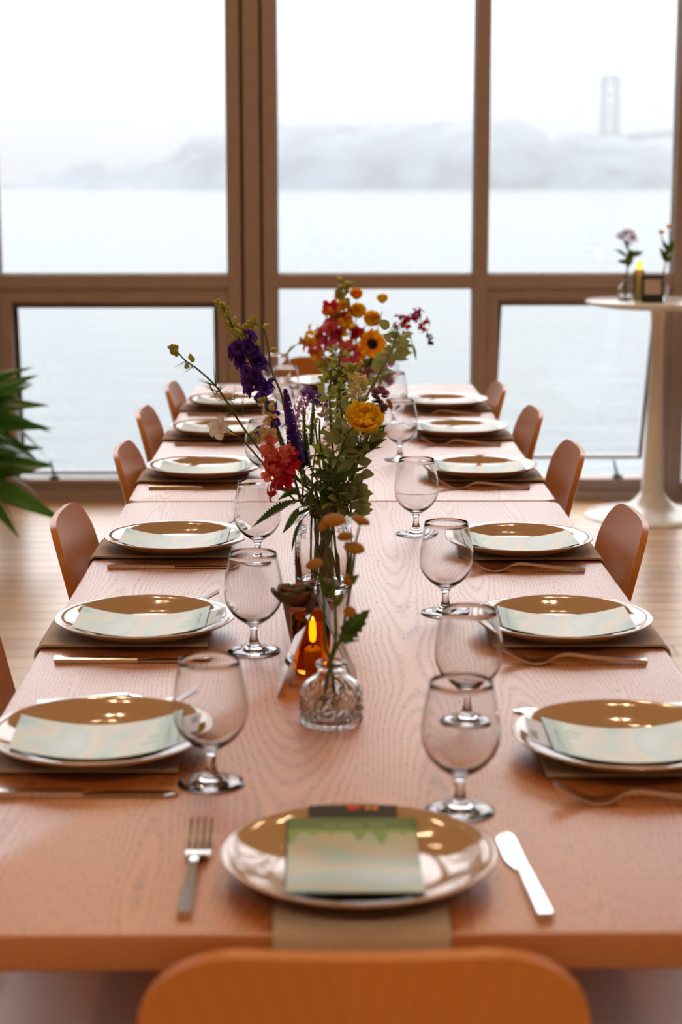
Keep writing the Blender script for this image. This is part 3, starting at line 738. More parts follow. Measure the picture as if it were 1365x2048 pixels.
def petal(mb, L_, W_, curl=.3, cup=.2, ruf=0.0, mtx=None, nu=5, nv=6, tipw=.75, base=.18, ph=0.0):
    def f(u, v):
        s = (u - .5) * 2
        wd = W_ / 2 * (base + (1 - base) * math.sin(min(1, v / tipw) * math.pi / 2)) * (1 if v < tipw else math.sqrt(max(0.02, 1 - ((v - tipw) / (1 - tipw + .02)) ** 2)))
        z = curl * L_ * v * v + cup * wd * s * s + ruf * L_ * math.sin(s * 5 + ph) * v * v + ruf * .5 * L_ * math.sin(v * 9 + ph * 2) * abs(s) * v
        return (s * wd, L_ * v * (1 - .15 * abs(curl) * v), z)
    mb.grid(nu, nv, f, mtx)
def rotz(a): return Matrix.Rotation(a, 4, 'Z')
def rotx(a): return Matrix.Rotation(a, 4, 'X')
def leafmesh(name, L_, W_, m, serr=0, fold=.25, droop=-.2, nu=5, nv=10, tip=1.6):
    mb = MB()
    def f(u, v):
        s = (u - .5) * 2; w_ = W_ / 2 * math.sin(math.pi * min(1, v ** .8)) ** (.9) * (1 - .25 * v) + .0003
        if serr and abs(s) > .9: w_ *= 1 + .22 * ((int(v * (nv - 1)) % 2) * 2 - 1)
        return (s * w_, L_ * v + (abs(s) > .9) * serr * L_ * .02, fold * w_ * abs(s) + droop * L_ * v * v)
    mb.grid(nu, nv, f); return mb.mesh(name, m, True, 180)
FM = {}
FM['leaf_round'] = leafmesh('leaf', 1, .80, G['euca'], nu=5, nv=7, fold=.15, droop=-.12)
FM['leaf_olive'] = leafmesh('leaf', 1, .62, G['euca2'], nu=5, nv=7, fold=.2, droop=-.15)
FM['leaf_serr'] = leafmesh('leaf', 1, .30, G['leaf_dark'], serr=1, nu=7, nv=33, fold=.22, droop=-.16)
FM['leaf_lobed'] = leafmesh('leaf', 1, .52, G['leaf_dark'], serr=1, nu=7, nv=14, fold=.2, droop=-.1)
FM['leaf_lance'] = leafmesh('leaf', 1, .22, G['leaf'], nu=5, nv=10, fold=.3, droop=-.25)
FM['leaf_darklance'] = leafmesh('leaf', 1, .30, G['leaf_dark'], nu=5, nv=10, fold=.3, droop=-.2)
def budm(m, name='bud', n=7):
    mb = MB().lathe([(0, 0), (.16, .05), (.34, .25), (.36, .45), (.25, .75), (.1, .93), (0, 1)], n, mod=lambda i, a, z: 1 + .12 * math.cos(3 * a)); return mb.mesh(name, m)
FM['bud'] = budm(G['bud']); FM['budbrown'] = budm(G['brown']); FM['budyellow'] = budm(G['cream'])
def larkspur(m):
    mb = MB()
    for k in range(5): petal(mb, 1.0, .95, curl=-.10, cup=.25, ruf=.13, mtx=rotz(k * 1.257 + .3) @ rotx(R(32)), ph=k * 1.7)
    for k in range(4): petal(mb, .5, .4, curl=.5, cup=.3, ruf=.1, mtx=rotz(k * 1.57) @ rotx(R(65)), nu=3, nv=4)
    mb.tube([(0, 0, .0), (0, -.25, -.35), (0, -.3, -.9)], [.16, .1, .04], 6); return mb.mesh('floret', m, True, 180)
FM['lark'] = larkspur(G['purple']); FM['lark2'] = larkspur(G['violet'])
def snapm(m):
    mb = MB()
    mb.lathe([(.16, 0), (.24, .15), (.28, .4), (.25, .62)], 8)
    for k in (-1, 1): petal(mb, .75, .62, curl=-.6, cup=.3, ruf=.16, mtx=Matrix.Translation((0, .1, .5)) @ rotz(k * .45) @ rotx(R(55)), ph=k)
    for k in (-1, 0, 1): petal(mb, .6, .52, curl=-.9, cup=.3, ruf=.14, mtx=Matrix.Translation((0, -.1, .55)) @ rotz(math.pi + k * .8) @ rotx(R(35)), ph=k * 2)
    return mb.mesh('floret', m, True, 180)
for k in ('coral', 'crimson', 'pink', 'cream', 'yellow', 'orange', 'magenta', 'lilac', 'violet'): FM['snap_' + k] = snapm(G[k])
def rosem(m, layers=((9, .95, 62, .9), (8, .85, 48, .9), (7, .72, 28, .8), (5, .5, 12, .6)), ruf=.10):
    mb = MB(); j = 0
    for n, L_, tilt, w_ in layers:
        for k in range(n):
            j += 1; petal(mb, L_, w_, curl=.30, cup=.35, ruf=ruf, mtx=rotz(2 * math.pi * k / n + j * .13 + n) @ rotx(R(90 - tilt)), nu=5, nv=6, ph=j * 1.3)
    return mb.mesh('flower_head', m, True, 180)
FM['rose_yellow'] = rosem(G['yellow']); FM['rose_orange'] = rosem(G['orange'])
FM['fan_yellow'] = rosem(G['yellow'], ((9, 1.05, 84, 1.1), (9, .95, 66, 1.0), (8, .8, 44, .9), (6, .6, 20, .7)), ruf=.17)
def buttonm(m):
    mb = MB().lathe([(0, .42), (.35, .40), (.68, .30), (.9, .14), (1.0, -.04), (.9, -.14), (0, -.12)], 28, mod=lambda i, a, z: 1 + .045 * math.sin(13 * a) + .03 * math.sin(7 * a + z * 30)); return mb.mesh('flower_head', m, True, 180)
FM['button'] = buttonm(G['button'])
FM['calyx'] = MB().lathe([(0, -.55), (.14, -.5), (.4, -.34), (.72, -.2), (.84, -.10), (0, -.08)], 14, mod=lambda i, a, z: 1 + .08 * math.sin(7 * a)).mesh('calyx', G['leaf_dark'], True, 180)
def mumm(m):
    mb = MB()
    for n, L_, tl in ((14, 1.0, 78), (12, .8, 55), (9, .55, 30)):
        for k in range(n): petal(mb, L_, .34, curl=.15, cup=.4, mtx=rotz(6.283 * k / n + n) @ rotx(R(90 - tl)), nu=3, nv=4)
    return mb.mesh('flower_head', m, True, 180)
FM['mum'] = mumm(G['mauve'])
def phlox(m):
    mb = MB()
    for k in range(5): petal(mb, 1.0, .86, curl=-.25, cup=.35, ruf=.13, mtx=rotz(k * 1.257) @ rotx(R(22)), nu=5, nv=6, ph=k)
    mb.tube([(0, 0, .02), (0, 0, -1.0)], [.11, .09], 6); return mb.mesh('flower_head', m, True, 180)
FM['phlox'] = phlox(G['white']); FM['star_lilac'] = phlox(G['lilac'])
def spikem(name, m, n=420, seed=1, tipm=None):
    """veronica-like spike, unit length along +Z, made of hundreds of tiny florets"""
    rd = random.Random(seed); mb = MB().tube([(0, 0, 0), (0, 0, 1)], [.06, .02], 6)
    for i in range(n):
        z = rd.random() ** .9; a = rd.random() * 6.283; r = .105 * (1 - z) ** .45 + .02; l = .045 * (1.15 - z)
        d = Vector((math.cos(a), math.sin(a), .35)); b = Vector((math.cos(a) * r * .6, math.sin(a) * r * .6, z)); t_ = d.cross(Vector((0, 0, 1))).normalized() * .012
        tip = b + d * l
        mb.add([b - t_, b + t_, tip + t_ * 1.5, tip - t_ * 1.5 + Vector((0, 0, .02))], [(0, 1, 2, 3)])
    return mb.mesh(name, m, True, 180)
FM['spike_purple'] = spikem('flower_spike', G['violet'], 900); FM['spike_green'] = spikem('flower_spike', G['leaf'], 420, 5)
FM['spike_crimson'] = spikem('flower_spike', G['magenta'], 420, 6)
def clusterm(name, m, n=40, seed=2):
    rd = random.Random(seed); mb = MB()
    for i in range(n):
        d = Vector((rd.gauss(0, 1), rd.gauss(0, 1), abs(rd.gauss(0, 1)) * .9)).normalized(); c = d * rd.uniform(.5, .95)
        q = Vector((0, 0, 1)).rotation_difference(d).to_matrix().to_4x4()
        for k in range(4): petal(mb, .22, .2, curl=-.2, cup=.1, mtx=Matrix.Translation(c) @ q @ rotz(k * 1.57 + i) @ rotx(R(20)), nu=3, nv=3)
    return mb.mesh(name, m, True, 180)
FM['cluster_purple'] = clusterm('flower_cluster', G['violet']); FM['cluster_lilac'] = clusterm('flower_cluster', G['lilac'], 34, 4); FM['cluster_green'] = clusterm('flower_cluster', G['bud'], 30, 8)
FM['cluster_mauve'] = clusterm('flower_cluster', G['mauve'], 34, 9)
FM['cluster_cream'] = clusterm('flower_cluster', G['cream'], 26, 10)
def wispm():
    rd = random.Random(11); mb = MB()
    for i in range(11):
        a = rd.random() * 6.283; e = rd.uniform(.1, 1.2); d = Vector((math.cos(a) * math.cos(e), math.sin(a) * math.cos(e), math.sin(e))); L_ = rd.uniform(.6, 1)
        mb.tube([(0, 0, 0), d * L_ * .5 + Vector((0, 0, .05)), d * L_ + Vector((0, 0, .14))], [.018, .014, .005], 3, False)
    return mb.mesh('wispy_leaf', G['leaf'])
FM['wisp'] = wispm()

def spline(pts, n=6):
    P = [Vector(p) for p in pts]; P = [P[0] * 2 - P[1]] + P + [P[-1] * 2 - P[-2]]; o = []
    for i in range(1, len(P) - 2):
        for k in range(n):
            t = k / n; a, b, c, d = P[i - 1], P[i], P[i + 1], P[i + 2]
            o.append(.5 * ((2 * b) + (-a + c) * t + (2 * a - 5 * b + 4 * c - d) * t * t + (-a + 3 * b - 3 * c + d) * t ** 3))
    o.append(P[-2]); return o
def stem_thing(name, label, pts, r0=.0022, r1=.0012, m='stem', cat='flower', group=None, n=6):
    P = spline(pts, n); base = P[0].copy()
    t = thing(name, label, cat, base, 0, group)
    k = len(P); obj('stem', MB().tube([p - base for p in P], [r0 + (r1 - r0) * i / (k - 1) for i in range(k)], 7), G[m], t)
    t['base_z'] = base.z
    return t, P
def put_part(name, key, root, pos, d, s, spin=0.0, parent=None):
    o = link(name, FM[key], parent or root)
    q = Vector((0, 0, 1)).rotation_difference(Vector(d).normalized()) @ Quaternion((0, 0, 1), spin)
    o.rotation_mode = 'QUATERNION'; o.rotation_quaternion = q
    o.location = Vector(pos) - root.location; o.scale = s if isinstance(s, tuple) else (s, s, s); return o
rd2 = random.Random(77)
def leaf_part(key, root, pos, dirv, s, spin=0.0, name='leaf'):
    """leaf meshes run along +Y, upper face +Z"""
    o = link(name, FM[key], root); d = Vector(dirv).normalized()
    ref = Vector((0, -.7, .6)) + Vector((rd2.uniform(-.6, .6), rd2.uniform(-.4, .4), rd2.uniform(-.5, .5)))
    x = d.cross(ref); x = x.normalized() if x.length > 1e-4 else Vector((1, 0, 0)); z = x.cross(d)
    mt = Matrix((x, d, z)).transposed(); q = mt.to_quaternion() @ Quaternion((0, 1, 0), spin)
    o.rotation_mode = 'QUATERNION'; o.rotation_quaternion = q; o.location = Vector(pos) - root.location; o.scale = (s, s, s); return o
rd = random.Random(21)
def rv(a=1.0): return Vector((rd.uniform(-a, a), rd.uniform(-a, a), rd.uniform(-a, a)))
def along(P, t):
    x = t * (len(P) - 1); i = min(int(x), len(P) - 2); f = x - i; return P[i].lerp(P[i + 1], f), (P[i + 1] - P[i]).normalized()
def px2(u, v, y, w=0): p = at(u, v, y); return p

# ------------------------------------------------------------------ mason jar bouquet (front)
JX, JY = .005, 2.93
def jar_mesh(H, Rb, Rn, ribs=True):
    o_ = [(0, .001), (Rb - .006, .001), (Rb - .001, .0), (Rb, .006), (Rb, H * .30), (Rb, H * .55), (Rb, H * .74), (Rb * .985, H * .79), (Rn + .006, H * .845), (Rn + .001, H * .87), (Rn, H * .885), (Rn + .0016, H * .90), (Rn, H * .915), (Rn + .0016, H * .93), (Rn, H * .945), (Rn + .001, H * .985), (Rn, H), (Rn - .003, H)]
    i_ = [(Rn - .0042, H * .985), (Rn - .0042, H * .88), (Rn + .002, H * .835), (Rb - .0055, H * .775), (Rb - .0045, H * .5), (Rb - .0045, .012), (Rb - .010, .007), (0, .008)]
    def mod(i, a, z): return 1 + (.012 * math.cos(4 * a) + .006 * math.cos(24 * a)) * (1 if .05 < z / H < .74 and i < len(o_) else 0)
    return MB().lathe(o_ + i_, 96, mod)
jar = tag(obj('mason_jar', jar_mesh(.150, .0475, .036), M['glass'], None, angle=180, loc=(JX, JY, TZ + .0003)), 'clear glass mason jar holding the tall wild bouquet, centre of the table', 'jar')
jar2 = tag(obj('mason_jar', jar_mesh(.150, .0475, .036), M['glass'], None, angle=180, loc=(.06, 5.0, TZ + .0003)), 'clear glass jar holding the orange and yellow bouquet near the window', 'jar')
def jb(k=0.0, q=0.0, y=0.0, jx=JX, jy=JY):      # foot of a stem inside the jar, then a point at its mouth
    a = rd.random() * 6.283; r = rd.uniform(.005, .030)
    return Vector((jx + r * math.cos(a), jy + r * math.sin(a), TZ + .010))
def mouth(dx, dy=0.0, jx=JX, jy=JY): return Vector((jx + dx, jy + dy, TZ + .152))
Y0 = JY
BG = 'stems of the tall bouquet in the mason jar'
def S(name, label, pxs, dy0, dy1, r0=.0022, r1=.0012, m='stem', mx=0.0, my=0.0, grp=BG, jx=JX, jy=JY):
    base = jb(jx=jx, jy=jy); n_ = len(pxs)
    pts = [base, mouth(mx, my, jx, jy)] + [at(u, v, jy + dy0 + (dy1 - dy0) * i / max(1, n_ - 1)) for i, (u, v) in enumerate(pxs)]
    return stem_thing(name, label, pts, r0, r1, m, group=grp)
CAMD = Vector((0, -1, .25))
# 1 purple larkspur, leaning left
t, P = S('larkspur', 'tall purple larkspur leaning left with green buds at the tip', [(590, 950), (560, 870), (530, 790), (502, 725), (472, 665), (437, 600)], 0, -.06, .0032, .0014, mx=-.015)
for i in range(34):
    q = .60 + .22 * i / 34 + rd.uniform(-.005, .005)
    p_, d_ = along(P, q); o_ = (rv() * 1.0); o_ = (o_ - d_ * o_.dot(d_)).normalized()
    if o_.y > .3: o_.y *= -1
    if i % 3 == 2 and q < .66: continue
    s_ = .0125 + .003 * rd.random(); pp = p_ + o_ * (.010 + .008 * rd.random()); put_part('floret', 'lark' if i % 4 else 'lark2', t, pp, o_ + d_ * .3, s_, rd.random() * 6)
for i in range(46):
    q = .81 + .19 * (i / 46); p_, d_ = along(P, q); o_ = rv(); o_ = (o_ - d_ * o_.dot(d_)).normalized(); tp = (1 - q) / .19
    put_part('bud', 'bud', t, p_ + o_ * (.002 + .006 * tp), o_ + d_ * .7, .0075 + .006 * tp, rd.random() * 6)
for i in range(6): p_, d_ = along(P, .5 + .05 * i); leaf_part('leaf_lance', t, p_, rv() + d_, .03)
for u, v in ((540, 815), (552, 835), (500, 780), (520, 800), (515, 760), (543, 768), (548, 848), (525, 862)):
    put_part('floret', 'lark', t, at(u, v, JY - .05 + rd.uniform(-.01, .01)), rv() + CAMD, .0125, rd.random() * 6)
# 2 thin arching bud stem
t, P = S('larkspur_bud_stem', 'thin arching stem at far left ending in a green bud cluster', [(600, 990), (540, 925), (490, 860), (455, 805), (430, 770), (395, 738), (372, 722), (352, 700)], 0, -.10, .0022, .0011, mx=-.02)
for i in range(20):
    a = rd.random() * 6.28; rr_ = rd.uniform(0, 1); c_ = at(352 + 10 * rr_ * math.cos(a), 704 + 15 * rr_ * math.sin(a), JY - .10)
    put_part('bud', 'bud', t, c_, (rd.uniform(-1, .2), -.5, rd.uniform(0, 1)), .009 + .003 * rd.random())
for u, v in ((381, 720), (385, 725), (374, 738)): put_part('bud', 'bud', t, at(u, v, JY - .10), (0, -.2, 1), .011)
for u, v, s_ in ((432, 772, .03), (436, 785, .03), (468, 800, .028), (475, 815, .035), (483, 830, .035), (372, 722, .02), (385, 735, .018), (430, 790, .03)):
    put_part('wispy_leaf', 'wisp', t, at(u, v, JY - .07), rv() + Vector((0, 0, .4)), s_)
# 3 white phlox
t, P = S('white_phlox', 'single pale white flower facing left on a bent green stem', [(590, 1000), (525, 925), (490, 885), (462, 862), (446, 856)], 0, -.11, .0018, .0013, mx=-.022)
put_part('flower_head', 'phlox', t, at(440, 856, JY - .112), (-.55, -.78, .22), .0205, .4)
put_part('calyx', 'bud', t, at(472, 870, JY - .10), (-.9, -.1, .35), (.005, .005, .026))
# 4 green curled bud stem
t, P = S('nodding_bud_stem', 'pale green stem curving over to a nodding cluster of buds', [(598, 930), (572, 830), (562, 785), (545, 745), (538, 705), (532, 672), (524, 655), (508, 647), (494, 652)], .01, -.05, .0024, .0014, m='stem_pale', mx=-.01)
for i in range(18): p_, d_ = along(P, .93 + .07 * i / 17); put_part('bud', 'bud', t, p_ + rv(.004), rv() + Vector((-.5, -.4, .2)), .009 + .003 * rd.random())
for u, v, dx in ((523, 690, -1), (541, 702, 1), (526, 654, 1), (510, 642, 0), (513, 663, -.3)): put_part('bud', 'bud', t, at(u, v, JY - .045), (dx, -.2, .4), .012)
# 5 veronica
t, P = S('purple_veronica', 'dense pointed purple veronica spike standing upright left of centre', [(608, 960), (592, 915)], 0, -.05, .002, .0016, mx=-.008)
p0, p1 = at(596, 930, JY - .05), at(571, 780, JY - .06); put_part('flower_spike', 'spike_purple', t, p0, p1 - p0, ((p1 - p0).length * .9, (p1 - p0).length * .9, (p1 - p0).length))
t, P = S('green_veronica', 'slim unopened green spike rising left of the leafy foliage', [(620, 930), (608, 880)], 0, -.03, .0018, .0014)
for (a, b, c, d, k) in ((612, 900, 607, 812, 'spike_green'), (622, 890, 628, 796, 'spike_green'), (588, 905, 574, 845, 'spike_green'), (603, 950, 590, 880, 'spike_green')):
    p0, p1 = at(a, b, JY - .04), at(c, d, JY - .045); l_ = (p1 - p0).length; put_part('flower_spike', k, t, p0, p1 - p0, (l_ * .62, l_ * .62, l_))
t, P = S('dark_veronica', 'short deep purple spike between the coral and green stems', [(612, 960), (606, 920)], .01, .0)
for (a, b, c, d) in ((604, 935, 597, 862), (610, 930, 612, 868)):
    p0, p1 = at(a, b, JY - .01), at(c, d, JY - .01); l_ = (p1 - p0).length; put_part('flower_spike', 'spike_purple', t, p0, p1 - p0, (l_ * 1.6, l_ * 1.6, l_))
# 6 snapdragon: coral and crimson blooms low left, yellow buds above
t, P = S('coral_snapdragon', 'coral and crimson snapdragon drooping low on the left of the jar', [(606, 1010), (590, 960), (568, 905), (552, 860), (535, 815), (525, 795)], -.02, -.08, .0028, .0014, mx=-.018, my=-.01)
for u, v, k, s_ in ((545, 890, 'coral', .022), (560, 900, 'coral', .022), (548, 915, 'coral', .021), (572, 915, 'coral', .020), (584, 900, 'coral', .018), (540, 905, 'coral', .016), (555, 930, 'crimson', .026), (572, 945, 'crimson', .028), (558, 955, 'crimson', .026), (590, 950, 'crimson', .026),
                    (565, 975, 'crimson', .024), (552, 985, 'crimson', .018), (575, 925, 'crimson', .024), (580, 968, 'crimson', .022), (548, 940, 'coral', .02), (600, 930, 'crimson', .022)):
    put_part('floret', 'snap_' + k, t, at(u, v, JY - .07 + rd.uniform(-.012, .012)), rv(.5) + Vector((-.5, -.8, .15)), s_, rd.random() * 6)
for i in range(16):
    p_, d_ = along(P, .74 + .26 * i / 16); o_ = rv(); put_part('bud', 'budyellow' if i < 12 else 'bud', t, p_ + o_ * .005, o_ + d_, .012 if i < 11 else .009)
for u, v in ((535, 866), (548, 862), (540, 850), (548, 870)): put_part('floret', 'snap_cream', t, at(u, v, JY - .07), rv(.4) + Vector((-.6, -.7, .2)), .016, rd.random() * 6)
put_part('flower_cluster', 'cluster_green', t, at(515, 868, JY - .06), (-.3, -.5, .5), .014)
# 7 stock / statice
t, P = S('purple_stock', 'small ruffled purple flower cluster behind the green spikes', [(640, 930), (632, 860), (625, 800)], .03, .05)
for u, v, k, s_ in ((618, 790, 'cluster_purple', .014), (632, 796, 'cluster_purple', .014), (645, 803, 'cluster_purple', .012), (610, 800, 'cluster_lilac', .014), (604, 815, 'cluster_lilac', .014), (600, 832, 'cluster_lilac', .014), (592, 850, 'cluster_cream', .012), (640, 815, 'cluster_cream', .014), (598, 868, 'cluster_cream', .012), (655, 830, 'cluster_lilac', .012)):
    put_part('flower_cluster', k, t, at(u, v, JY + .05), CAMD + rv(.4), s_ * 1.1, rd.random() * 6)
# 8 leafy greenery: bushy olive stems
def leafy(name, label, pxs, dy0, dy1, key, n, size, q0=.22, q1=1.0, m='stem', r0=.0028, spread=.016, mx=0.0, my=0.0, small_tip=.45, grp=BG, jx=JX, jy=JY, tw='stem'):
    t, P = S(name, label, pxs, dy0, dy1, r0, .0012, m, mx, my, grp, jx, jy)
    for i in range(n):
        q = q0 + (q1 - q0) * (i + rd.random() * .5) / n; p_, d_ = along(P, min(q, 1)); o_ = rv(); o_ = (o_ - d_ * o_.dot(d_)).normalized()
        s_ = 1.3 * size * (1 - (1 - small_tip) * (q - q0) / (q1 - q0)) * rd.uniform(.8, 1.15)
        leaf_part(key, t, p_ + o_ * spread * rd.random() * 1.1, o_ + d_ * rd.uniform(.2, .8), s_, rd.uniform(-.9, .9))
    return t, P
leafy('eucalyptus_branch', 'round grey-green eucalyptus branch on a straw twig, reaching up right', [(668, 940), (690, 890), (712, 838), (738, 785), (762, 742), (785, 700), (796, 655)], -.02, .0, 'leaf_round', 40, .021, q0=.34, m='stem_pale', mx=.01, my=-.01, small_tip=.75)
leafy('eucalyptus_branch', 'bushy green branch at the middle of the bouquet, tallest centre leaves', [(690, 960), (690, 880), (680, 800), (678, 740), (683, 694)], .02, .0, 'leaf_olive', 80, .017, q0=.3, mx=.012, small_tip=.55)
leafy('eucalyptus_branch', 'second olive branch just left of the yellow bloom', [(672, 960), (664, 880), (660, 800), (663, 738)], .0, .02, 'leaf_olive', 66, .017, q0=.3, mx=.008, small_tip=.6)
leafy('eucalyptus_branch', 'low grey-green branch spilling right over the jar rim', [(695, 1010), (705, 960), (718, 910), (722, 870)], -.03, -.03, 'leaf_round', 46, .022, q0=.28, mx=.022, my=-.012, small_tip=.9)
leafy('eucalyptus_branch', 'low grey-green branch in front of the bouquet centre', [(680, 1000), (672, 950), (682, 900), (700, 860)], -.05, -.04, 'leaf_round', 44, .020, q0=.28, mx=.012, my=-.018, small_tip=.9)
leafy('eucalyptus_branch', 'short leafy branch hanging at the right of the jar mouth', [(700, 1030), (702, 1000), (708, 975)], -.02, -.02, 'leaf_round', 22, .020, q0=.25, mx=.026, my=-.01, small_tip=1)
leafy('boxwood_sprig', 'small-leaved bright green sprig left of the central branch', [(650, 950), (640, 880), (640, 838)], -.02, -.02, 'leaf_olive', 44, .012, q0=.35, small_tip=.8)
leafy('boxwood_sprig', 'yellow-green leafy sprig behind the grey-green branches', [(700, 940), (712, 870), (718, 800), (715, 740)], .03, .04, 'leaf_olive', 50, .014, q0=.3, small_tip=.7)
# green-white snapdragon tips
t, P = S('cream_snapdragon', 'pale green and cream snapdragon tip beside the eucalyptus', [(690, 900), (700, 820), (712, 760)], .02, .01, m='stem_pale')
for u, v in ((700, 770), (712, 766), (722, 772), (706, 782), (716, 788), (698, 758), (710, 752), (720, 755), (726, 765), (704, 796)): put_part('floret', 'snap_cream', t, at(u, v, JY + .005), rv(.6) + Vector((.2, -.8, .3)), .011, rd.random() * 6)
for i in range(14): put_part('bud', 'bud', t, at(705 + rd.uniform(-14, 18), 745 + rd.uniform(-14, 12), JY + .01), rv() + Vector((.3, 0, .6)), .011)
# yellow bloom
t, P = S('yellow_lisianthus', 'large ruffled yellow bloom on the right of the bouquet', [(700, 960), (725, 900), (735, 862)], -.03, -.05, .0024, .002, m='stem_pale', mx=.016)
put_part('flower_head', 'fan_yellow', t, at(727, 848, JY - .055), (.12, -.62, .80), (.033, .033, .040), .3)
for k in range(7): leaf_part('leaf_lance', t, at(728 + rd.uniform(-8, 8), 860, JY - .05), (math.cos(k), math.sin(k) * .7, -.6), .014)
# mauve button mums
t, P = S('mauve_chrysanthemum', 'cluster of small mauve button flowers at the upper right', [(700, 960), (730, 890), (755, 830), (760, 805)], .0, -.02, m='stem', mx=.018)
for u, v, k in ((750, 785, 'mum'), (762, 780, 'mum'), (770, 788, 'mum'), (758, 806, 'mum'), (768, 815, 'mum'), (752, 798, 'mum'), (764, 822, 'mum')):
    put_part('flower_head', k, t, at(u, v, JY - .02 + rd.uniform(-.005, .005)), rv(.4) + Vector((.1, -.5, .9)), .0092, rd.random() * 6)
    put_part('calyx', 'calyx', t, at(u, v + 3, JY - .02), (0, -.2, 1), .008)
o = put_part('flower_head', 'button', t, at(780, 808, JY - .02), (.85, -.2, .4), .0088)['label'] = 'yellow button flower head seen edge-on'
obj('side_stem', MB().tube([at(742, 860, JY - .01) - t.location, at(765, 830, JY - .02) - t.location, at(778, 812, JY - .02) - t.location], .0009, 5), G['stem'], t)
# dark serrated foliage
t, P = S('serrated_foliage', 'dark saw-toothed leaves splaying over the jar rim', [(640, 1030), (648, 980), (660, 930)], -.04, -.05, .003, .002, mx=.0, my=-.02)
for (u0, v0, u1, v1, y_, s_) in ((592, 1000, 506, 1050, -.07, 1), (598, 1015, 572, 1068, -.07, 1), (608, 1035, 578, 1100, -.06, 1), (598, 990, 548, 975, -.05, 1), (668, 965, 732, 932, -.07, 1), (690, 955, 620, 955, -.06, 1), (700, 905, 772, 888, -.03, 1), (735, 870, 772, 852, -.02, 1),
                              (735, 905, 775, 862, -.02, 1), (640, 985, 688, 978, -.06, 1), (600, 975, 560, 1000, -.06, 1), (720, 925, 745, 880, -.02, 1), (640, 960, 612, 1005, -.06, 1), (660, 990, 690, 1020, -.06, 1), (640, 940, 680, 915, -.06, 1)):
    a_, b_ = at(u0, v0, JY + y_ + .01), at(u1, v1, JY + y_ - .01); d_ = b_ - a_; leaf_part('leaf_serr', t, a_, d_ + Vector((0, 0, .1 * d_.length)), d_.length, rd.uniform(-.5, .5))
    obj('side_stem', MB().tube([P[len(P) // 2 + 2] - t.location, (P[len(P) // 2 + 4] * .6 + a_ * .4) - t.location, a_ - t.location], .0011, 5), G['stem'], t)
# extra stems seen at the mouth
for k, (u, v) in enumerate(((610, 940), (625, 960), (650, 930), (632, 900), (660, 905))):
    t, P = S('filler_stem', ['leaning bare green stem far left in the bouquet middle', 'bare pale stem beside the crimson blooms', 'bare green stem in the bouquet centre', 'thin pale stem under the green spikes', 'bare green stem right of centre, among olive leaves'][k], [(u + rd.uniform(-8, 8), v + 70), (u, v)], -.04, -.05, .0019, .0015, m='stem_pale' if k % 2 else 'stem', mx=rd.uniform(-.015, .015), my=-.015)
    for i in range(5): p_, d_ = along(P, .55 + .1 * i); leaf_part('leaf_darklance' if k % 2 else 'leaf_lance', t, p_, rv() + Vector((0, 0, .5)), .03)

# ------------------------------------------------------------------ far bouquet
J2X, J2Y = .06, 5.0; BG2 = 'stems of the orange and yellow bouquet'
def S2(name, label, pxs, dy0, dy1, **k): return S(name, label, pxs, dy0, dy1, grp=BG2, jx=J2X, jy=J2Y, **k)
t, P = S2('yellow_snapdragon', 'tall yellow-green snapdragon, topmost of the far bouquet', [(692, 740), (682, 660), (682, 610), (690, 562)], 0, -.02, r0=.0035)
for i in range(60):
    p_, d_ = along(P, .62 + .38 * i / 60); o_ = rv(); o_ = (o_ - d_ * o_.dot(d_)).normalized(); big = i < 34
    if big and i % 2: put_part('floret', 'snap_yellow' if i % 3 else 'snap_coral', t, p_ + o_ * .012, o_, .022, rd.random() * 6)
    else: put_part('bud', 'bud', t, p_ + o_ * .010 * (1 if big else .8), o_ + d_ * .6, .020)
def far_bloom(name, label, u, v, key, s_, d_=(0, -.7, .6), stem='stem', yo=0.0, part='flower_head'):
    t, P = S2(name, label, [(700 + (u - 700) * .5, 740), (u, v + 16)], .0, yo, m=stem)
    put_part(part, key, t, at(u, v, J2Y + yo), Vector(d_) + Vector((0, -.5, 0)), (s_ * 1.35, s_ * 1.35, s_ * 1.8), rd.random() * 6); return t
far_bloom('orange_ranunculus', 'round orange bloom at the top of the far bouquet', 713, 599, 'rose_orange', .020, (0, -.3, 1))
t = far_bloom('yellow_craspedia', 'small golden button on a thin stem, standing apart on the right', 765, 607, 'rose_yellow', .017, (0, -.1, 1))
far_bloom('golden_ranunculus', 'golden bloom just below the round orange one', 716, 632, 'rose_yellow', .026, (0, -.6, .8))
far_bloom('yellow_ranunculus', 'bright yellow bloom above the sunflower', 741, 646, 'rose_yellow', .027, (.2, -.6, .6))
far_bloom('orange_ranunculus', 'small orange bloom at the upper left of the far bouquet', 658, 630, 'rose_orange', .017, (-.3, -.5, .8))
far_bloom('yellow_daisy', 'yellow bloom low among the pink snapdragons', 640, 676, 'rose_yellow', .015, (-.3, -.8, .5))
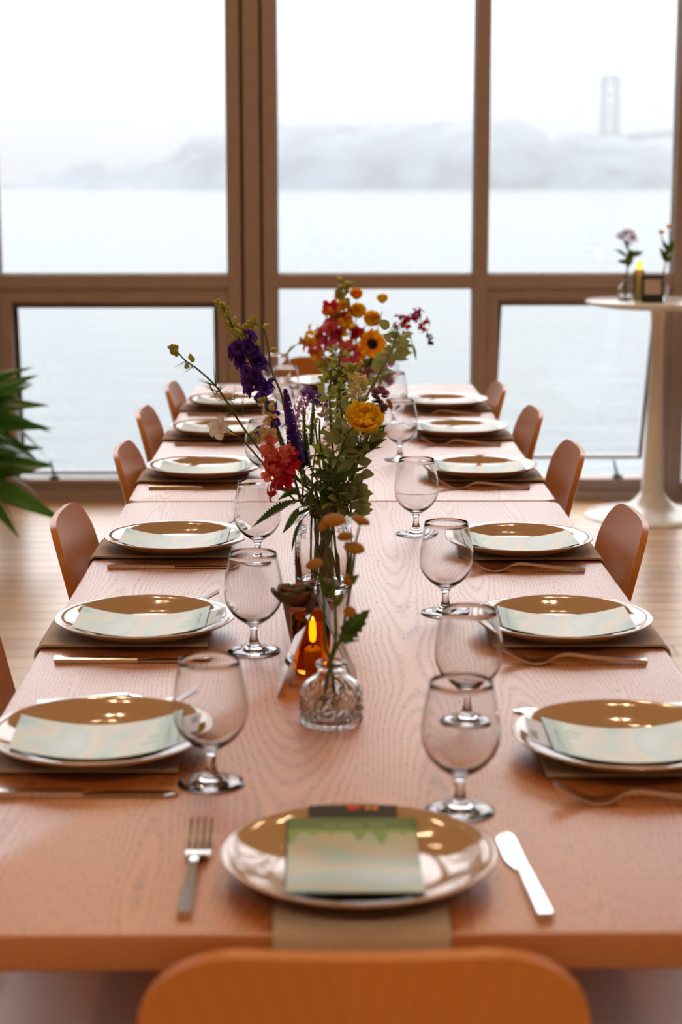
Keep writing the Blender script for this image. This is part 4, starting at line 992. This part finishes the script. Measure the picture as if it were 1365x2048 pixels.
# sunflower
t, P = S2('sunflower', 'small orange sunflower with a black centre', [(715, 740), (742, 705)], -.03, -.05)
c_ = at(745, 688, J2Y - .06); fd = Vector((.25, -.9, .30)).normalized(); Q = Vector((0, 0, 1)).rotation_difference(fd)
o = obj('disc', MB().lathe([(0, .005), (.010, .0045), (.0165, .001), (.017, -.002), (0, -.003)], 20), G['disc'], t, loc=c_ - t.location); o.rotation_mode = 'QUATERNION'; o.rotation_quaternion = Q
pm = MB(); petal(pm, .034, .017, curl=.12, cup=.3, ruf=.05, tipw=.5); pme = pm.mesh('ray_petal', G['orange'], True, 180); pme2 = pm.mesh('ray_petal', G['yellow'], True, 180)
for k in range(22):
    o = link('ray_petal', pme if k % 3 else pme2, t, c_ - t.location); o.rotation_mode = 'QUATERNION'
    a = 6.283 * k / 22 + rd.uniform(-.1, .1); o.rotation_quaternion = Q @ Quaternion((0, 0, 1), a) @ Quaternion((1, 0, 0), rd.uniform(-.1, .35)); o.scale = (1, rd.uniform(.85, 1.1), 1)
    o.location = c_ - t.location + Q @ Vector((-math.sin(a) * .010, math.cos(a) * .010, 0))
# pink snapdragons left
for lab, cols, pts_ in (('pink and yellow snapdragon at the far left of the far bouquet', ('pink', 'yellow', 'coral'), [(625, 690), (632, 680), (640, 688), (648, 680), (622, 678), (636, 700), (641, 710), (637, 718), (645, 668), (655, 690), (628, 668), (618, 684)]),
                        ('pink and coral snapdragon beside the tall yellow one', ('coral', 'pink', 'magenta'), [(662, 665), (668, 655), (672, 672), (660, 650), (655, 660), (668, 640), (662, 645), (676, 655), (655, 676), (668, 690), (676, 680), (682, 665), (650, 655), (664, 700)]),
                        ('mixed crimson and gold snapdragon behind the golden bloom', ('crimson', 'yellow', 'magenta'), [(695, 640), (700, 650), (705, 660), (698, 628), (690, 655), (712, 655), (702, 668), (690, 668), (708, 676), (716, 668), (686, 640), (672, 625), (665, 612)]),
                        ('coral snapdragon low behind the sunflower', ('coral', 'orange', 'pink'), [(700, 690), (708, 700), (704, 712), (695, 700), (712, 720), (705, 730), (698, 715), (716, 706), (692, 728), (688, 690)])):
    t, P = S2('mixed_snapdragon', lab, [((pts_[0][0] + 700) / 2, 745), (pts_[0][0] + 8, 700), pts_[0]], .0, -.02)
    for j, (u, v) in enumerate(pts_): put_part('floret', 'snap_' + cols[j % 3], t, at(u, v, J2Y - .02 + rd.uniform(-.03, .03)), rv(.7) + Vector(((u - 690) / 60, -.6, .2)), .026, rd.random() * 6)
# crimson arching penstemon right
t, P = S2('crimson_penstemon', 'dark crimson flower spray arching out to the right', [(740, 730), (775, 680), (800, 648), (825, 628), (845, 645), (858, 672), (863, 690)], .0, -.02)
for u, v, d_ in ((802, 640, (-.2, -.3, 1)), (795, 655, (-.5, -.3, .5)), (828, 628, (.8, -.3, .6)), (836, 625, (.7, -.3, .8)), (818, 640, (.2, -.5, .3)), (838, 648, (.5, -.4, -.2)), (848, 643, (1, -.2, 0)), (845, 655, (.5, -.3, -.8)), (826, 640, (.5, -.5, .3)), (808, 645, (.4, -.3, .8)), (812, 652, (0, -.6, .2)), (832, 638, (.3, -.5, .5))):
    put_part('floret', 'snap_magenta' if rd.random() < .7 else 'snap_crimson', t, at(u, v, J2Y - .02), d_, .019, rd.random() * 6)
for i in range(22): p_, d_ = along(P, .84 + .16 * i / 22); o_ = rv(); put_part('bud', 'budbrown', t, p_ + o_ * .003, o_ + d_, .009)
# bells of ireland & filler
leafy('green_bells_stem', 'lime green bell-shaped stem on the right of the far bouquet', [(745, 760), (780, 720), (795, 690), (800, 655)], -.01, -.03, 'leaf_olive', 44, .030, q0=.38, grp=BG2, jx=J2X, jy=J2Y, small_tip=.8)
leafy('green_bells_stem', 'leafy green stem in the heart of the far bouquet', [(690, 760), (680, 720), (668, 690)], .0, -.02, 'leaf_olive', 44, .030, q0=.3, grp=BG2, jx=J2X, jy=J2Y)
leafy('green_bells_stem', 'leafy green stem under the sunflower', [(715, 770), (725, 730), (735, 705)], .0, .02, 'leaf_darklance', 34, .05, q0=.3, grp=BG2, jx=J2X, jy=J2Y)
leafy('green_bells_stem', 'low green foliage at the left above the far jar', [(665, 770), (660, 740), (650, 720)], .0, .0, 'leaf_olive', 34, .034, q0=.3, grp=BG2, jx=J2X, jy=J2Y)
t, P = S2('lilac_phlox', 'small lilac star flowers at the lower right of the far bouquet', [(745, 780), (765, 750)], -.02, -.03)
for u, v in ((772, 712), (764, 720), (782, 725), (776, 755), (760, 745), (735, 745), (745, 740), (780, 762), (728, 752), (768, 735)): put_part('floret', 'star_lilac', t, at(u, v, J2Y - .03), rv(.5) + CAMD, .014, rd.random() * 6)
for u, v in ((733, 748), (742, 745)): put_part('flower_cluster', 'cluster_mauve', t, at(u, v, J2Y - .03), CAMD, .016)
for lab, pts_ in (('thin twig poking out at the left of the far bouquet', [(660, 720), (615, 680), (592, 690)]), ('thin green twig poking out at the right of the far bouquet', [(760, 700), (815, 675), (826, 690)])):
    t, P = S2('thin_twig', lab, pts_, .0, -.03); leaf_part('leaf_lance', t, P[-1], P[-1] - P[-3], .045); leaf_part('leaf_lance', t, P[-4], rv(), .03)

# ------------------------------------------------------------------ small bottle with button flowers (front)
BX, BY_ = .013, 2.185
def bot():
    o_ = [(0, .002), (.030, .002), (.036, 0), (.0385, .003), (.0390, .008), (.0380, .014), (.0378, .024), (.0378, .036), (.0375, .044), (.0355, .050), (.0305, .056), (.0240, .0605), (.0185, .0645), (.0162, .069), (.0165, .0725), (.0195, .0740), (.0200, .0770), (.0190, .0795), (.0165, .0800)]
    i_ = [(.0140, .0785), (.0135, .070), (.0160, .0635), (.0220, .0585), (.0290, .054), (.0335, .0485), (.0345, .042), (.0345, .012), (.030, .006), (0, .0055)]
    def mod(i, a, z):
        if i >= len(o_): return 1
        k = 1.0
        if z < .018: k += .03 * math.cos(26 * a)
        if .014 < z < .05:
            for c in range(4):
                da = ((a - (R(-100) + c * math.pi / 2) + math.pi) % (2 * math.pi)) - math.pi
                d = math.hypot(da * .038, z - .030); k += .06 * math.exp(-((d - .0125) / .0020) ** 2) + .05 * math.exp(-(d / .004) ** 2)
            k += .022 * math.cos(16 * a) * math.sin(z * 420)
        return k
    # resample profile finer in the embossed belt
    fine = []
    for (a, b), (c, d) in zip(o_, o_[1:]):
        m_ = 5 if (b >= .003 and d <= .051 and d > b) else 1
        for k in range(m_): fine.append((a + (c - a) * k / m_, b + (d - b) * k / m_))
    fine.append(o_[-1]); nf = len(fine)
    def mod2(i, a, z): return 1 if i >= nf else mod(0, a, z)
    return MB().lathe(fine + i_, 128, mod2)
tag(obj('glass_bottle', bot(), M['bottle'], None, angle=180, loc=(BX, BY_, TZ + .0003)), 'squat embossed clear glass bottle holding yellow button flowers', 'bottle')
BGR = 'button flower stems in the squat bottle'
def button(t, u, v, y, s_, d_=(0, -.35, 1)):
    p_ = at(u, v, y); h = put_part('flower_head', 'button', t, p_, d_, s_); c = link('calyx', FM['calyx'], h); return p_
def bstem(label, base, pts, heads, side=()):
    P0 = [Vector((BX + base[0], BY_ + base[1], TZ + .009)), Vector((BX + base[0] * .2 + (pts[0][0] - 663) * .0001, BY_, TZ + .078))] + [at(*q) for q in pts]
    t, P = stem_thing('button_chrysanthemum', label, P0, .0024, .0016, 'stem', 'flower', BGR)
    for h in heads: button(t, *h)
    for a_, b_, c_ in side: obj('side_stem', MB().tube([p - t.location for p in spline([at(*a_), at(*b_), at(*c_)], 4)], [.0015] * 8 + [.0011], 6), G['stem'], t)
    return t, P
yb = BY_
t, P = bstem('tall yellow button chrysanthemum leaning left of the bottle axis', (-.012, -.008), [(672, 1270, yb), (668, 1180, yb - .005), (663, 1110, yb - .01), (664, 1060, yb - .01)],
             [(668, 1041, yb - .01, .0158, (-.05, -.25, 1)), (651, 1049, yb - .012, .0105, (-.6, -.3, .8))], [((664, 1080, yb - .01), (656, 1062, yb - .01), (652, 1052, yb - .012))])
for (u0, v0, u1, v1) in ((668, 1200, 650, 1160), (672, 1215, 690, 1180)): a_, b_ = at(u0, v0, yb), at(u1, v1, yb - .01); leaf_part('leaf_darklance', t, a_, b_ - a_, (b_ - a_).length)
t, P = bstem('right-hand yellow button chrysanthemum with five small heads', (-.014, -.004), [(684, 1270, yb), (698, 1190, yb), (706, 1140, yb), (710, 1108, yb)],
             [(709, 1096, yb, .0135, (.15, -.3, 1)), (722, 1041, yb + .015, .0125, (.35, -.1, 1)), (691, 1073, yb + .005, .0105, (-.1, -.3, 1)), (699, 1160, yb - .005, .0085, (.2, -.5, .8)), (700, 1223, yb - .01, .0085, (.1, -.6, .8))],
             [((704, 1140, yb), (712, 1085, yb + .01), (720, 1052, yb + .015)), ((702, 1150, yb), (696, 1110, yb), (692, 1084, yb + .005)), ((694, 1220, yb), (698, 1195, yb - .004), (699, 1170, yb - .005)), ((688, 1262, yb), (696, 1245, yb - .01), (700, 1232, yb - .01))])
for (u0, v0, u1, v1) in ((682, 1285, 733, 1222), (690, 1268, 730, 1245), (684, 1290, 718, 1278), (698, 1170, 716, 1150)): a_, b_ = at(u0, v0, yb - .005), at(u1, v1, yb - .015); leaf_part('leaf_lobed', t, a_, b_ - a_, (b_ - a_).length * 1.05)
t, P = bstem('short yellow button chrysanthemum on the left of the bottle', (.006, -.012), [(650, 1290, yb), (648, 1200, yb), (640, 1160, yb), (632, 1140, yb)],
             [(629, 1128, yb, .0112, (-.3, -.4, 1))])
for (u0, v0, u1, v1) in ((636, 1150, 618, 1142), (650, 1180, 640, 1150), (650, 1190, 668, 1160)): a_, b_ = at(u0, v0, yb), at(u1, v1, yb - .01); leaf_part('leaf_darklance', t, a_, b_ - a_, (b_ - a_).length)

# ------------------------------------------------------------------ amber cup with flame candle, tent sign, pot
ax_, ay_ = -.013, 2.425
tag(obj('amber_candle_cup', MB().lathe([(0, .0), (.022, 0), (.0245, .003), (.0285, .078), (.0280, .0795), (.0268, .078), (.0228, .007), (.0, .0065)], 64), M['amber'], None, angle=70, loc=(ax_, ay_, TZ + .0003)),
    'tapered amber glass candle cup glowing between pot and bottle', 'candle holder')
cn = thing('flameless_candle', 'slim glowing flame-tipped candle inside the amber cup', 'candle', (ax_ + .002, ay_, TZ + .0075))
obj('candle_body', MB().lathe([(0, 0), (.012, 0), (.012, .024), (.009, .026), (0, .0255)], 24), M['wax'], cn)
obj('flame', MB().lathe([(0, .031), (.0042, .034), (.0056, .042), (.0050, .052), (.0030, .062), (.0012, .069), (0, .072)], 16), M['flame'], cn)
obj('wick', MB().tube([(0, 0, .025), (0, 0, .033)], .0016, 6), M['ledwick'], cn)
# acrylic A-frame seen end-on
ts = thing('tabletop_sign', 'clear acrylic tent sign with grey and pale print, seen edge-on', 'sign', (-.004, 2.345, TZ))
H_, B_ = .137, .055
for s_ in (-1, 1):
    def ff(u, v, s_=s_): return (s_ * B_ * (1 - v) , -.05 + .1 * u, .0006 + H_ * v)
    obj('acrylic_panel', MB().slab(2, 2, ff, lambda u, v, s_=s_: (-s_ * .0018, 0, -.0006)), M['acrylic'], ts, False)
def pf(z0, z1): return lambda u, v: (B_ * (1 - (z0 + (z1 - z0) * v)) + .0006, -.049 + .098 * u, .0006 + H_ * (z0 + (z1 - z0) * v))
obj('printed_insert', MB().slab(2, 2, pf(.05, .70), lambda u, v: (.0004, 0, .0002)), M['print_pale'], ts, False)['label'] = 'pale pink printed area'
obj('printed_insert', MB().slab(2, 2, pf(.70, .96), lambda u, v: (.0004, 0, .0002)), M['print_grey'], ts, False)['label'] = 'dark grey printed band'
obj('printed_text', MB().slab(2, 2, lambda u, v: (B_ * (1 - (.30 + .3 * v)) + .0012, -.01 + .02 * u, .0006 + H_ * (.30 + .3 * v)), lambda u, v: (.0002, 0, .0001)), M['print_grey'], ts, False)
# pot with succulents
pot_prof = [(0, 0), (.022, 0), (.024, .002)] + [(.024 + (.037 - .024) * (k / 22) ** .8 + (.0008 if k % 2 else 0), .004 + .062 * k / 22) for k in range(23)] + [(.0365, .0675), (.0345, .067), (.033, .055), (0, .055)]
pt = thing('succulent_pot', 'ribbed pink terracotta pot of dusky succulents', 'potted plant', (-.018, 2.555, TZ + .0003))
obj('pot', MB().lathe(pot_prof, 8), M['terra'], pt, angle=25); obj('soil', MB().lathe([(0, .060), (.02, .0595), (.0335, .056), (0, .0555)], 16), M['soil'], pt)
sm = {}
for key in ('succ', 'succ_red'):
    mb = MB(); petal(mb, 1, .62, curl=.35, cup=.35, tipw=.62, base=.35, nu=5, nv=7); mb2 = MB().slab(5, 7, lambda u, v, V=mb.v: V[int(round(v * 6)) * 5 + int(round(u * 4))], lambda u, v: (0, 0, -.09 * (1 - abs(u - .5) * 1.6)))
    sm[key] = mb2.mesh('succulent_leaf', G[key], True, 180)
for (cx, cy, cz, S_, tl) in ((-.022, -.012, .066, .040, -.5), (.020, .004, .074, .035, .3), (.0, .02, .070, .030, .0)):
    j = 0
    for n_, L_, el in ((8, 1.0, 18), (7, .85, 38), (5, .6, 58), (3, .4, 75)):
        for k in range(n_):
            j += 1; o = link('succulent_leaf', sm['succ_red' if (j % 3 == 0) else 'succ'], pt, (cx, cy, cz)); o.rotation_euler = (R(el), 0, 6.283 * k / n_ + j * .2 + n_); o.scale = (S_ * L_,) * 3

# ------------------------------------------------------------------ white pedestal table by the window and what stands on it
hx, hy = 1.405, 7.49
pd = thing('pedestal_table', 'round white tulip pedestal table by the right window', 'table', (hx, hy, 0))
obj('tabletop', MB().lathe([(0, .880), (.22, .880), (.290, .892), (.302, .902), (.302, .906), (.296, .910), (0, .910)], 96), M['white'], pd)
obj('column', MB().lathe([(.05, .10), (.047, .13), (.040, .22), (.035, .33), (.030, .50), (.026, .68), (.026, .80), (.030, .86), (.045, .8795)], 48), M['white'], pd)
obj('base', MB().lathe([(0, 0), (.283, 0), (.286, .004), (.280, .009), (.22, .020), (.15, .032), (.10, .048), (.072, .070), (.055, .092), (.05, .1005), (0, .1005)], 96), M['white'], pd)
HT = .910
def hp(u, v, y=7.42): p = at(u, v, y); return p
v1 = Vector((1.262, 7.46, HT))
tag(obj('bud_vase', MB().lathe([(0, .0), (.024, 0), (.028, .004), (.030, .03), (.028, .055), (.016, .068), (.012, .080), (.015, .092), (.0135, .092), (.0105, .080), (.0145, .067), (.026, .053), (.0275, .03), (.025, .006), (0, .005)], 40), M['glass'], None, angle=180, loc=v1), 'clear bud vase with purple flowers on the white pedestal table', 'vase')
v2 = Vector((1.41, 7.46, HT))
tag(obj('glass_tumbler', MB().lathe([(0, 0), (.024, 0), (.026, .003), (.030, .080), (.0285, .080), (.0245, .008), (0, .007)], 40), M['glass'], None, angle=60, loc=v2), 'clear tumbler with yellow daisies on the white pedestal table', 'glass')
t, P = stem_thing('purple_wildflower', 'sprig of small dusky purple flowers in the bud vase', [v1 + Vector((0, 0, .008)), v1 + Vector((0, 0, .09)), hp(1258, 520), hp(1255, 480)], .0045, .0035, cat='flower')
for u, v in ((1240, 472), (1248, 466), (1256, 464), (1264, 466), (1268, 474), (1262, 478), (1246, 476), (1254, 472), (1270, 480), (1258, 488)): put_part('flower_cluster', 'cluster_mauve', t, hp(u, v), rv(.4) + CAMD, .017)
for (a, b, c, d) in ((1256, 515, 1236, 500), (1256, 525, 1240, 522), (1258, 512, 1282, 505), (1256, 500, 1250, 480), (1256, 535, 1262, 505)): p0, p1 = hp(a, b), hp(c, d); leaf_part('leaf_lobed', t, p0, p1 - p0, (p1 - p0).length * 1.25)
t, P = stem_thing('yellow_daisy_sprig', 'sprig of yellow daisies leaning in the tumbler', [v2 + Vector((0, 0, .009)), v2 + Vector((0, 0, .08)), hp(1334, 520), hp(1340, 480), hp(1339, 461)], .0035, .0025, cat='flower')
for u, v in ((1339, 458), (1323, 469)): put_part('flower_head', 'rose_yellow', t, hp(u, v), (0, -.5, .8), .019)
obj('side_stem', MB().tube([hp(1334, 505) - t.location, hp(1324, 472) - t.location], .0025, 5), G['stem'], t)
for (a, b, c, d) in ((1334, 520, 1324, 500), (1334, 510, 1346, 487), (1335, 500, 1328, 484), (1336, 525, 1342, 510), (1334, 525, 1326, 510)): p0, p1 = hp(a, b), hp(c, d); leaf_part('leaf_lobed', t, p0, p1 - p0, (p1 - p0).length * 1.25)
cp = Vector((1.302, 7.37, HT))
tag(obj('candle_sleeve', MB().lathe([(0, 0), (.021, 0), (.022, .002), (.022, .128), (.0205, .128), (.0205, .004), (0, .003)], 40), pane_mat('pale_green_sleeve', (.97, .98, .93)), None, angle=60, loc=cp), 'tall pale green glass sleeve around a yellow candle', 'candle holder')
cn = thing('pillar_candle', 'tall yellow candle with a glowing tip on the pedestal table', 'candle', cp + Vector((0, 0, .0035)))
obj('candle_body', MB().lathe([(0, 0), (.0165, 0), (.0165, .128), (.012, .132), (0, .131)], 28), M['wax'], cn)
obj('flame', MB().lathe([(0, .131), (.013, .135), (.0155, .146), (.011, .160), (0, .168)], 16), M['flame'], cn)
fr = thing('picture_frame', 'small dark frame with a pale card standing on the pedestal table', 'picture frame', (1.352, 7.33, HT), 0)
mt = Matrix.Rotation(R(8), 4, 'X') @ Matrix.Identity(4); mt = Matrix.Rotation(R(-8), 4, 'X')
obj('frame', MB().box(-.044, .044, -.004, .004, 0.0, .012, mtx=mt).box(-.044, .044, -.004, .004, .098, .110, mtx=mt).box(-.044, -.035, -.004, .004, .012, .098, mtx=mt).box(.035, .044, -.004, .004, .012, .098, mtx=mt), M['black'], fr, False)
obj('card_face', MB().box(-.035, .035, -.001, .001, .034, .098, mtx=mt), M['print_pale'], fr, False)
obj('dark_mount', MB().box(-.035, .035, -.001, .001, .012, .034, mtx=mt), pb('dark_teal_mount', (.02, .04, .04), .5), fr, False)
obj('easel_leg', MB().box(-.012, .012, .0, .004, 0, .09, mtx=Matrix.Translation((0, .045, 0)) @ Matrix.Rotation(R(18), 4, 'X')), M['black'], fr, False)

# ------------------------------------------------------------------ houseplant at the left edge
pl = thing('houseplant', 'leafy green houseplant drooping at the left frame edge', 'plant', (-1.42, 6.75, 0))
obj('planter', MB().lathe([(0, 0), (.12, 0), (.13, .01), (.155, .30), (.15, .31), (.14, .30), (.13, .27), (0, .27)], 40), M['white'], pl)
obj('soil', MB().lathe([(0, .285), (.10, .283), (.1365, .275), (0, .272)], 20), M['soil'], pl)
FM['plant_leaf'] = leafmesh('leaf', 1, .25, G['plantleaf'], nu=5, nv=12, fold=.35, droop=-.45)
for k in range(3):
    obj('stem', MB().tube([(-.03 + .03 * k, 0, .27), (-.05 + .05 * k, .01, .5), (-.06 + .07 * k, 0, .66 + .03 * k)], [.012, .010, .007], 8), G['stem'], pl)
rp = random.Random(5)
for i in range(96):
    z = rp.uniform(.30, .62); a = rp.uniform(0, 6.283); e = rp.uniform(-.5, .7) + (z - .5) * .9; L_ = rp.uniform(.26, .42)
    o = leaf_part('plant_leaf', pl, pl.location + Vector((rp.uniform(-.04, .08), rp.uniform(-.03, .03), z)), (math.cos(a) * math.cos(e), math.sin(a) * math.cos(e), math.sin(e)), L_, rp.uniform(-.5, .5))

for o in list(sc.objects):
    if 'base_z' in o: del o['base_z']
